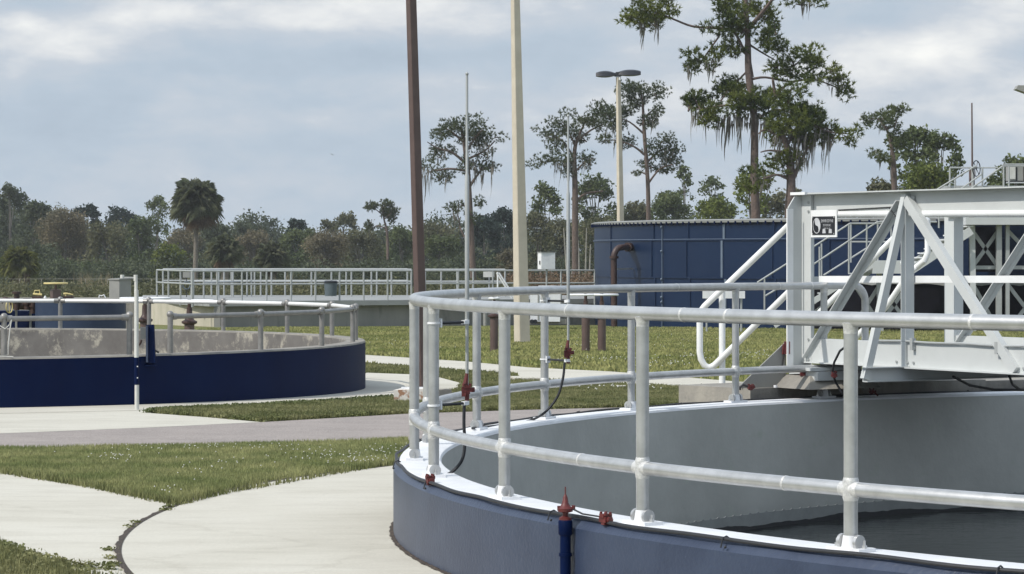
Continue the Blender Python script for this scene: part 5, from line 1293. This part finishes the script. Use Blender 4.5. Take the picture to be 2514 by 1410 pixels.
# ---- woods: trees one can tell apart, left to right
T = [ # px, top, halfwidth, bottom, depth, material, label, density, leaf, airy
 (-40, 470, 60, 700, 300, 'lf_dark', 'dark oak cut off by the left edge of the picture', 1, .3),
 (28, 452, 42, 700, 285, 'lf_dark', 'tallest dark green tree at the far left of the woods', .8, .28),
 (84, 492, 44, 700, 275, 'lf_dark', 'dark green tree second from the left, lower than its neighbour', 1, .28),
 (160, 515, 74, 720, 255, 'lf_brown', 'broad brownish half-bare tree at the left of the woods', 1, .22),
 (212, 500, 34, 640, 300, 'lf_blue', 'dark blue-green treetop peeping above the broad brownish tree', 1, .3),
 (296, 511, 46, 660, 300, 'lf_blue', 'dark blue-green spiky treetop between brown tree and light feathery tree', 1, .3),
 (262, 545, 60, 720, 250, 'lf_olive', 'olive tree under the dark spiky treetop', 1, .22),
 (100, 600, 62, 730, 235, 'lf_dark', 'dark green bushy tree beside the short palm at the left edge', 1, .22),
 (190, 640, 70, 735, 228, 'lf_green', 'low green bushes behind the yellow valve handles', 1, .2),
 (345, 532, 48, 700, 262, 'lf_green', 'rounded green tree left of the tall palm', 1, .24),
 (386, 481, 30, 620, 280, 'lf_green', 'light feathery treetop just left of the tall palm crown', .5, .24),
 (412, 600, 46, 720, 215, 'lf_yell', 'low yellow-green tree at the foot of the tall palm', 1, .18),
 (455, 560, 50, 700, 262, 'lf_brown', 'grey-brown tree behind the trunk of the tall palm', .8, .22),
 (530, 545, 40, 700, 285, 'lf_dark', 'dark tree behind the bushy palm right of the tall palm', 1, .25),
 (622, 566, 50, 715, 262, 'lf_brown', 'reddish brown tree between the two bushy palms', 1, .22),
 (600, 548, 28, 640, 300, 'lf_dark', 'small round dark treetop over the reddish brown tree', 1, .26),
 (730, 536, 26, 660, 275, 'lf_blue', 'spiky dark treetop left of the twin brown crowns', 1, .26),
 (735, 562, 50, 715, 258, 'lf_green', 'green tree under the spiky dark treetop', 1, .22),
 (848, 520, 34, 660, 285, 'lf_olive', 'rounded olive treetop standing highest left of the crooked pine', .8, .24),
 (808, 538, 26, 640, 290, 'lf_olive', 'smaller olive treetop left of the highest rounded one', .8, .24),
 (800, 568, 60, 720, 240, 'lf_brown', 'wide tan half-bare tree in front of the olive treetops', 1, .19),
 (885, 562, 56, 715, 252, 'lf_olive', 'grey-olive thin-leaved tree behind the small crooked pine', .9, .2),
 (985, 556, 42, 715, 256, 'lf_green', 'green tree directly left of the brown steel pole', 1, .22),
 (1062, 543, 62, 720, 262, 'lf_olive', 'broad domed olive tree directly right of the brown steel pole', 1, .23),
 (1085, 580, 52, 715, 240, 'lf_green', 'lighter green bush in front of the broad domed tree', 1, .2),
 (1190, 528, 42, 715, 238, 'lf_blue', 'dark blue-green conifer mass right of the tall lightning rod', 1.2, .22),
 (1238, 508, 38, 715, 245, 'lf_blue', 'tall dark blue-green tree touching the cream pole on its left', 1.2, .22),
 (1248, 612, 34, 720, 205, 'lf_brown', 'low tan bush at the cream pole in front of the dark trees', 1, .16),
 (1340, 452, 36, 720, 225, 'lf_green', 'upright green tree right of the cream concrete pole', .7, .24),
 (1322, 520, 40, 720, 215, 'lf_olive', 'olive tree behind the white control box', .7, .2),
 (1380, 540, 40, 720, 220, 'lf_olive', 'thin olive tree behind the shorter lightning rod', .6, .2),
 (1462, 432, 56, 650, 228, 'lf_green', 'wide green crown left of the lamp pole below the mossy pines', .8, .26),
 (1470, 530, 52, 720, 215, 'lf_olive', 'olive undergrowth tree left of the blue tank roof', .6, .2),
 (1560, 495, 40, 700, 230, 'lf_olive', 'olive tree right of the lamp pole above the blue tank roof', .8, .24),
 (1640, 472, 54, 700, 222, 'lf_green', 'rounded green tree above the blue tank roof, right of the lamp pole', 1, .24),
 (1680, 405, 22, 560, 240, 'lf_green', 'slim light treetop above the rounded green tree', .5, .26),
 (1752, 432, 32, 560, 235, 'lf_green', 'small airy pale green treetop left of the tallest pine', .5, .26),
 (1755, 482, 52, 640, 190, 'lf_yell', 'bright yellow-green pine bush over the blue tank roof', 1.1, .2),
 (1850, 420, 46, 520, 178, 'lf_yell', 'lime green crown just behind the tallest pine trunk', .8, .22),
 (1905, 470, 46, 700, 210, 'lf_olive', 'grey-olive airy tree between the two big pine trunks', .7, .22),
 (1960, 465, 22, 640, 205, 'lf_olive', 'thin olive treetop left of the bridge girder end', .5, .22),
 (2190, 330, 20, 420, 165, 'lf_green', 'small green tuft on the left of the broad right-hand tree', 1, .2),
 (2255, 312, 56, 470, 150, 'lf_green', 'broad green tree at right above the bridge girder', 1.0, .2),
 (2310, 322, 46, 480, 146, 'lf_green', 'rounded tree crown directly left of the thin brown mast', 1.0, .2),
 (2275, 405, 66, 560, 143, 'lf_yell', 'yellow-green lower tree at right behind the bridge girder', 1.1, .2),
 (2165, 440, 54, 560, 150, 'lf_olive', 'olive bush left of the yellow-green tree above the girder', .9, .2),
 (2500, 385, 60, 600, 150, 'lf_green', 'round green tree at the right edge behind the equipment box', 1, .2),
 (2440, 430, 24, 560, 155, 'lf_green', 'small light green bush between mast and equipment box', .8, .2),
]
for (px, top, hw, bot, z, m, lab, dens, leaf) in T:
    sp = m in ('lf_brown',)
    broadleaf(px, top, hw, bot, z, m, lab, dens*1.0, leaf*(.85 if sp else 1), name='bush' if ('bush' in lab and 'tree' not in lab) else 'tree', cat='bush' if ('bush' in lab and 'tree' not in lab) else 'tree', airy=1 if dens < .75 else 0)
# bare thin trunks behind the rod
for i, (x0, x1, y1) in enumerate(((1398, 1384, 560), (1400, 1412, 560), (1424, 1420, 590), (1436, 1440, 560), (1446, 1450, 600), (1340, 1336, 620), (1352, 1358, 630), (1331, 1322, 640))):
    mb = MB(); z = 205+i; limb(mb, [Vector((W(x0, 0, z).x, z, g(z))), W((x0+x1)/2, 660, z), W(x1, y1, z)], [.10, .08, .04], 6)
    solo('bare_trunk', mb, M['conc_old'] if i < 5 else M['bark_grey'], 'thin pale bare trunk in the undergrowth between cream pole and blue tank', 'tree trunk', group='thin bare trunks behind the basin')
mb = MB()
# far woods read as one mass behind the single trees
ells = []
for i in range(230):
    px = -250+3000*i/229; z = 330; s = F/z
    top = 590-20*math.sin(px*.013)-12*math.sin(px*.041+1)
    top += RS.uniform(-14, 12)-24
    if px < 130: top -= 50
    if px > 1250: top -= 25
    r = RS.uniform(1.2, 2.2); ells.append(((px-CX)/s, z+RS.uniform(-4, 4), HC-(top-YH)/s-r, r, r, r))
    ells.append(((px-CX)/s, z+RS.uniform(-4, 4), HC-(top+40-YH)/s-r, r, r, r)); ells.append(((px-CX)/s, z-3, HC-(top+80-YH)/s-r, r, r, r))
V, Fc = leaf_cloud(ells, 210000, .42, spread=.22); tag(np_mesh('far_woods', V, Fc, M['lf_dark']), 'dark green far woods closing the view behind the single trees', 'woods', kind='stuff')
ells = []
for i in range(150):
    px = -150+1750*i/149; z = 222+RS.uniform(-8, 6); s = F/z; top = RS.uniform(632, 690); r = RS.uniform(.5, 1.5)
    ells.append(((px-CX)/s, z, HC-(top-YH)/s-r, r*1.3, r, r*RS.uniform(.7, 1.3)))
V, Fc = leaf_cloud(ells, 80000, .26, spread=.3); tag(np_mesh('undergrowth', V, Fc, M['lf_dark']), 'dark green undergrowth along the foot of the woods', 'undergrowth', kind='stuff')
ells = []
for i in range(60):
    px = 1245+230*i/59; z = 150+RS.uniform(-4, 4); s = F/z; top = RS.uniform(668, 690); r = RS.uniform(.4, .7)
    ells.append(((px-CX)/s, z, HC-(top-YH)/s-r, r*1.3, r, r))
V, Fc = leaf_cloud(ells, 9000, .15, spread=.3); tag(np_mesh('brush', V, Fc, M['palmdead']), 'reddish brown brush behind the basin by the cream pole', 'brush', kind='stuff')

ells = []
for i in range(190):
    px = -60+1340*i/189; z = 128+RS.uniform(-8, 8); s = F/z; top = RS.uniform(690, 706); r = RS.uniform(.35, .6)
    ells.append(((px-CX)/s, z, HC-(top-YH)/s-r, r*1.5, r, r))
V, Fc = leaf_cloud(ells, 30000, .14, spread=.35); tag(np_mesh('rank_weeds', V, Fc, M['lf_olive']), 'dull rank weeds on the ground behind the basin railings', 'weeds', kind='stuff')
# ---- palms
def palm(px, top, bot, hw, trunk_bot, tw, z, label, m='palm', lean=0, n=70):
    s = F/z; R_ = hw/s; cx = (px-CX)/s; czc = HC-((top+bot)/2-YH)/s+R_*.05; base = Vector((cx+lean/s, z, g(z)))
    th = thing('palm_tree', label, 'palm', base, 'cabbage palms at the edge of the woods')
    mb = MB(); c = Vector((cx, z, czc-R_*.2)); limb(mb, [base-Vector((0, 0, .3)), base.lerp(c, .5), c], [tw/s*.62, tw/s*.5, tw/s*.5], 10); part('trunk', mb, M['palmtrunk'], th)
    def fronds(n, elo, ehi, Rm, dz=0):
        V = []; Fc = []
        for i in range(n):
            a = RS.uniform(0, 2*PI); e_ = math.asin(max(-1, min(1, elo+(ehi-elo)*((i+.5)/n)+RS.uniform(-.18, .18))))
            d = Vector((math.cos(a)*math.cos(e_), math.sin(a)*math.cos(e_), math.sin(e_)))
            hb = c+Vector((0, 0, R_*.1+dz))+d*Rm*RS.uniform(.30, .56); sdv = d.cross(Vector((0, 0, 1))).normalized() if abs(d.z) < .98 else Vector((1, 0, 0)); u = sdv.cross(d).normalized()
            L = Rm*RS.uniform(.32, .62); k = 15; roll = RS.uniform(-.9, .9); sdv, u = sdv*math.cos(roll)+u*math.sin(roll), u*math.cos(roll)-sdv*math.sin(roll)
            o = len(V); V += [tuple(c), tuple(c+sdv*.02), tuple(hb+sdv*.02)]; Fc.append((o, o+1, o+2))
            for j in range(k):
                f = (j/(k-1)-.5)*2; an = f*1.25; dd = (d*math.cos(an)+sdv*math.sin(an)); l = L*(1-.35*abs(f))
                droop = Vector((0, 0, -1))*(l*.45*(1+abs(f)))
                w_ = (u*.7+dd.cross(u)*.7).normalized()*l*.055
                o = len(V); mid = hb+dd*l*.6+droop*.25; V += [tuple(hb), tuple(mid+w_), tuple(hb+dd*l+droop), tuple(mid-w_)]; Fc += [(o, o+1, o+2), (o, o+2, o+3)]
        return np.array(V), np.array(Fc)
    V, Fc = fronds(int(n*2.3), -.62, .99, R_); np_mesh('crown', V, Fc, M[m], th, base)
    V, Fc = fronds(n//(2 if n > 90 else 6), -.98, -.66, R_*.92, -R_*.12); np_mesh('dead_fronds', V, Fc, M['palmdead'], th, base)
    return th
palm(482, 410, 560, 72, 720, 11, 200, 'tall palm with a round dark crown standing well above the woods', n=110, lean=-3)
palm(552, 566, 655, 50, 720, 20, 196, 'short bushy palm just right of the tall palm trunk', n=70)
palm(668, 590, 665, 50, 720, 16, 198, 'dark bushy palm farther right, between brown and green trees', n=70)
palm(44, 592, 690, 56, 730, 24, 178, 'short thick-trunked palm near the left edge of the picture', m='palmy', n=75, lean=2)
# dry reeds, chain-link fence
def blades(name, pts, h, wd, m, label=None, cat=None, kind='stuff', lean=.35, hv=.5):
    """pts (n,3) feet; narrow leaning triangles"""
    n = len(pts); a = RS.uniform(0, 2*PI, n); hh = h*(1-hv+RS.uniform(0, 2*hv, n)); ln = RS.uniform(0, lean, n)*hh; b = RS.uniform(0, 2*PI, n)
    dx = np.stack([np.cos(a)*wd, np.sin(a)*wd, np.zeros(n)], 1)
    tip = pts+np.stack([np.cos(b)*ln, np.sin(b)*ln, hh], 1); mid = pts+np.stack([np.cos(b)*ln*.3, np.sin(b)*ln*.3, hh*.55], 1)
    V = np.stack([pts-dx*.5, pts+dx*.5, mid+dx*.4, tip, mid-dx*.4], 1).reshape(-1, 3); i = np.arange(n)*5
    Fc = np.concatenate([np.stack([i, i+1, i+2], 1), np.stack([i, i+2, i+4], 1), np.stack([i+4, i+2, i+3], 1)])
    o = np_mesh(name, V, Fc, M[m]); tag(o, label, cat, kind=kind); return o
feet = []
for (px, n) in ((55, 30), (205, 130), (222, 110), (262, 130), (430, 30), (700, 30)):
    for _ in range(n):
        z = 176+RS.uniform(-3, 3); x = (px+RS.normal()*11-CX)*z/F; feet.append((x, z, g(z)))
blades('dry_reeds', np.array(feet), 1.35, .05, 'reed', 'tufts of dry beige reeds along the far fence', 'reeds', lean=.25)
fz = 170
fn = thing('chain_link_fence', 'thin wire mesh fence before the woods at the left', 'fence', W(0, 730, fz))
for i in range(12):
    px = -60+54*i; mb = MB(); x = W(px, 0, fz).x; mb.tube([(x, fz, g(fz)), (x, fz, g(fz)+1.45)], .028, 6); part('post', mb, M['conc_old'], fn)
for hz in (1.43, .75, .1):
    mb = MB(); mb.tube([(W(-60, 0, fz).x, fz, g(fz)+hz), (W(534, 0, fz).x, fz, g(fz)+hz)], .014 if hz > 1 else .008, 5); part('top_wire' if hz > 1 else 'wire', mb, M['conc_old'], fn)

# ---- grass
def inside(P, poly):
    x, y = P[:, 0], P[:, 1]; r = np.zeros(len(P), bool); n = len(poly); j = n-1
    for i in range(n):
        xi, yi = poly[i]; xj, yj = poly[j]
        c = ((yi > y) != (yj > y)) & (x < (xj-xi)*(y-yi)/((yj-yi) if yj != yi else 1e-9)+xi); r ^= c; j = i
    return r
GV = np.vectorize(g)
EXCL = [[tuple(G(*p)[:2]) for p in q] for q in (FOOTPATH, SIDEPAVE, road_top+road_bot)]
def scatter(polypx, dens, seed_mask=None, world=False):
    poly = [tuple(p[:2]) for p in (polypx if world else [G(*p) for p in polypx])]
    xs = [p[0] for p in poly]; ys = [p[1] for p in poly]; A_ = (max(xs)-min(xs))*(max(ys)-min(ys)); n = int(A_*dens)
    P = np.stack([RS.uniform(min(xs), max(xs), n), RS.uniform(min(ys), max(ys), n)], 1); P = P[inside(P, poly)]
    d = np.hypot(P[:, 0]-NT[0], P[:, 1]-NT[1]); P = P[d > (9.19 if not world else 8.0)]
    for ex in EXCL: P = P[~inside(P, ex)]
    d = np.hypot(P[:, 0]-LT[0], P[:, 1]-LT[1]); P = P[d > 7.52]
    return np.column_stack([P, GV(P[:, 1])])
far_lawn = None
near = [(-500, 1113), (0, 1106), (500, 1099), (1000, 1083), (1010, 1132), (980, 1143), (850, 1164), (700, 1191), (560, 1216), (437, 1245), (300, 1216), (220, 1200), (0, 1164), (-500, 1086+20)]
P = scatter(near, 15000); P = P[RS.rand(len(P)) < .45+.55*(np.sin(P[:, 0]*2.1+np.sin(P[:, 1]*1.7)*2)+np.sin(P[:, 1]*3.3+P[:, 0])*.8 > -.7)]; blades('lawn', P, .038, .006, 'blade', 'thick green lawn between the road and the pale concrete', 'grass')
edge = []
def along(px, n, jit, hb=0):
    pts = [G(*p) for p in px]; out = []
    for _ in range(n):
        k = RS.randint(len(pts)-1); u = RS.rand(); p = pts[k].lerp(pts[k+1], u); out.append((p.x+RS.normal()*jit, p.y+RS.normal()*jit, g(p.y)))
    return np.array(out)
def leafy(name, feet, h, sz, m, label, nl=7):
    """low broad-leaved weeds: little leaf faces round each foot"""
    n = len(feet)*nl; c = np.repeat(feet, nl, 0)+np.column_stack([RS.normal(size=n)*h*.5, RS.normal(size=n)*h*.5, RS.uniform(.1, 1, n)*h])
    a = RS.normal(size=(n, 3)); a[:, 2] *= .5; a /= np.linalg.norm(a, axis=1)[:, None]; b = np.cross(a, RS.normal(size=(n, 3))); b /= np.linalg.norm(b, axis=1)[:, None]
    s_ = sz*RS.uniform(.6, 1.4, n)[:, None]
    V = np.stack([c-a*s_*.5, c+b*s_*.3, c+a*s_*.5, c-b*s_*.3], 1).reshape(-1, 3)
    return tag(np_mesh(name, V, np.arange(n*4).reshape(-1, 4), M[m]), label, 'weeds', kind='stuff')
P = np.concatenate([along([(0, 1166), (220, 1201), (437, 1246)], 900, .02), along([(437, 1246), (560, 1217), (700, 1192), (850, 1165), (980, 1144)], 900, .02)])
blades('lawn_edge', P, .055, .009, 'weed', 'dark ragged grass along the edge of the pale concrete', 'grass')
wedge = [(372, 1016), (450, 1010), (600, 1003), (760, 995), (900, 986), (965, 982), (1040, 970), (1090, 963), (1142, 947), (1300, 944), (1500, 952), (1640, 955), (1850, 966), (2100, 985), (2100, 990), (1850, 993), (1700, 997), (1300, 1007), (1000, 1017), (640, 1038), (520, 1028)]
P = scatter(wedge, 2600); blades('weedy_verge', P, .055, .010, 'weed', 'weedy grass strip between the road and the blue walled tank', 'grass')
P = scatter(wedge, 900); leafy('verge_weeds', P, .05, .026, 'weed', 'low leafy weeds in the strip before the blue walled tank')
P = along([(372, 1016), (450, 1011), (600, 1004), (760, 996), (900, 987), (965, 982)], 700, .05); leafy('verge_edge_weeds', P, .06, .035, 'lf_green', 'dark weeds fringing the round pavement')
mid_ = [(890, 895), (1006, 902), (1142, 913), (1270, 921), (1275, 933), (1400, 939), (1640, 951), (1640, 956), (1300, 945), (1142, 944), (1080, 928), (1006, 920), (890, 917)]
P = scatter(mid_, 700); blades('middle_grass_strip', P, .045, .03, 'weed', 'grass strip between footpath and round pavement', 'grass')
far_lawn = [(480, 840), (1850, 941), (1500, 912), (1298, 903), (1142, 888), (900, 872), (700, 861), (300, 835)]
fl = [(-12, 44), (-2.3, 46.5), (-.75, 46), (0, 42.5), (.8, 41), (1.5, 38.6), (2.1, 36.8), (3.1, 35.5), (9, 33.5), (26, 50), (26, 84), (8, 88), (-8, 89), (-12, 80)]
far_lawn = fl
P = scatter(fl, 170, world=True); blades('back_lawn', P, .055, .045, 'blade_far', 'wide green lawn behind the footpath up to the basin', 'grass')
# clover flowers
def flowers(P, r, name, label):
    n = len(P); V = []; Fc = []
    for i, p in enumerate(P):
        o = len(V); c = Vector(p)
        for k in range(4): V.append((c.x+math.cos(k*PI/2)*r, c.y+math.sin(k*PI/2)*r, c.z))
        V += [(c.x, c.y, c.z+r*.9), (c.x, c.y, c.z-r*.6)]
        for k in range(4): Fc += [(o+k, o+(k+1) % 4, o+4), (o+(k+1) % 4, o+k, o+5)]
    return tag(np_mesh(name, np.array(V), np.array(Fc), M['flower']), label, 'flowers', kind='stuff')
P = []
for (px, py, sx, sy, n) in ((290, 1135, 60, 9, 26), (830, 1135, 120, 14, 60), (960, 1120, 60, 22, 34), (420, 1110, 200, 10, 26), (640, 1110, 260, 8, 40), (900, 1150, 80, 8, 26), (500, 1160, 200, 26, 26), (420, 1220, 30, 8, 8), (980, 1095, 40, 8, 14)):
    for _ in range(n):
        x, y = px+RS.normal()*sx*.6, py+RS.normal()*sy*.7
        if 1104 < y < 1235 and x < 1000:
            q = G(x, y)
            if math.hypot(q.x-NT[0], q.y-NT[1]) > 9.25: P.append((q.x, q.y, q.z+.052))
flowers(P, .0062, 'clover_flowers', 'scattered white clover heads in the near lawn')
P = []
for (px, py, sx, sy, n) in ((1500, 893, 90, 6, 30), (1620, 905, 80, 8, 30), (1500, 965, 120, 6, 40), (1350, 960, 80, 8, 16), (1700, 885, 80, 6, 25), (1850, 880, 60, 8, 40), (1500, 850, 200, 20, 40), (1000, 850, 100, 14, 20)):
    for _ in range(n):
        q = G(px+RS.normal()*sx*.7, py+RS.normal()*sy*.7)
        if math.hypot(q.x-NT[0], q.y-NT[1]) > 8: P.append((q.x, q.y, q.z+.09))
flowers(P, .012, 'far_clover_flowers', 'scattered white clover heads in the grass beyond the railing')
# bottom-left corner weeds and weeds in the joint
corner = [(-200, 1345), (0, 1343), (60, 1368), (110, 1385), (170, 1398), (215, 1418), (330, 1440), (330, 1560), (-200, 1560)]
P = scatter(corner, 5000); blades('corner_grass', P, .05, .006, 'weed', 'patch of grass in the bottom left corner', 'grass')
P = np.concatenate([scatter(corner, 260), along([(0, 1345), (60, 1368), (110, 1385), (170, 1396), (280, 1405)], 110, .02)]); leafy('corner_weeds', P, .045, .024, 'weed', 'leafy weeds creeping over the concrete edge in the bottom left corner', nl=9)
P = []
for px, py, n in ((420, 1252, 16), (404, 1260, 12), (330, 1292, 12), (322, 1302, 8), (268, 1358, 12), (268, 1378, 10), (278, 1395, 22), (436, 1246, 14), (455, 1243, 10)):
    q = G(px, py)
    for _ in range(n): P.append((q.x+RS.normal()*.016, q.y+RS.normal()*.02, q.z+.01))
leafy('joint_weeds', np.array(P), .022, .020, 'weed', 'small dark weeds growing in the curved concrete joint', nl=4)
# crumbly soil edges
# a bird far off
mb = MB(); c = W(815, 379, 140); mb.add([c+Vector((-.10, 0, .06)), c+Vector((0, 0, 0)), c+Vector((.03, .05, -.02)), c+Vector((.12, 0, -.05)), c+Vector((0, .04, -.03)), c+Vector((0, -.04, .0))], [(0, 1, 4), (1, 3, 4), (0, 5, 1), (1, 5, 3), (0, 4, 5), (4, 3, 5)])
solo('bird', mb, M['lamp'], 'tiny dark bird gliding in the open sky', 'bird')

# ---- faint humid air
mb = MB(); mb.box((7, 15, 9.0), (1230, 1230, 24)); hz = link_mesh('haze', mb.v, mb.f, M['white'], None, (0, 0, 0), smooth=False); hz.data.materials.clear()
hm = bpy.data.materials.new('humid_air'); hm.use_nodes = True; n_ = hm.node_tree
n_.nodes.remove(n_.nodes['Principled BSDF']); pv = n_.nodes.new('ShaderNodeVolumePrincipled'); pv.inputs['Density'].default_value = HAZE; pv.inputs['Color'].default_value = (.93, .95, .98, 1); pv.inputs['Anisotropy'].default_value = .2
n_.links.new(pv.outputs[0], n_.nodes['Material Output'].inputs['Volume']); hz.data.materials.append(hm); tag(hz, 'thin humid air between the camera and the far woods', 'haze', kind='stuff')
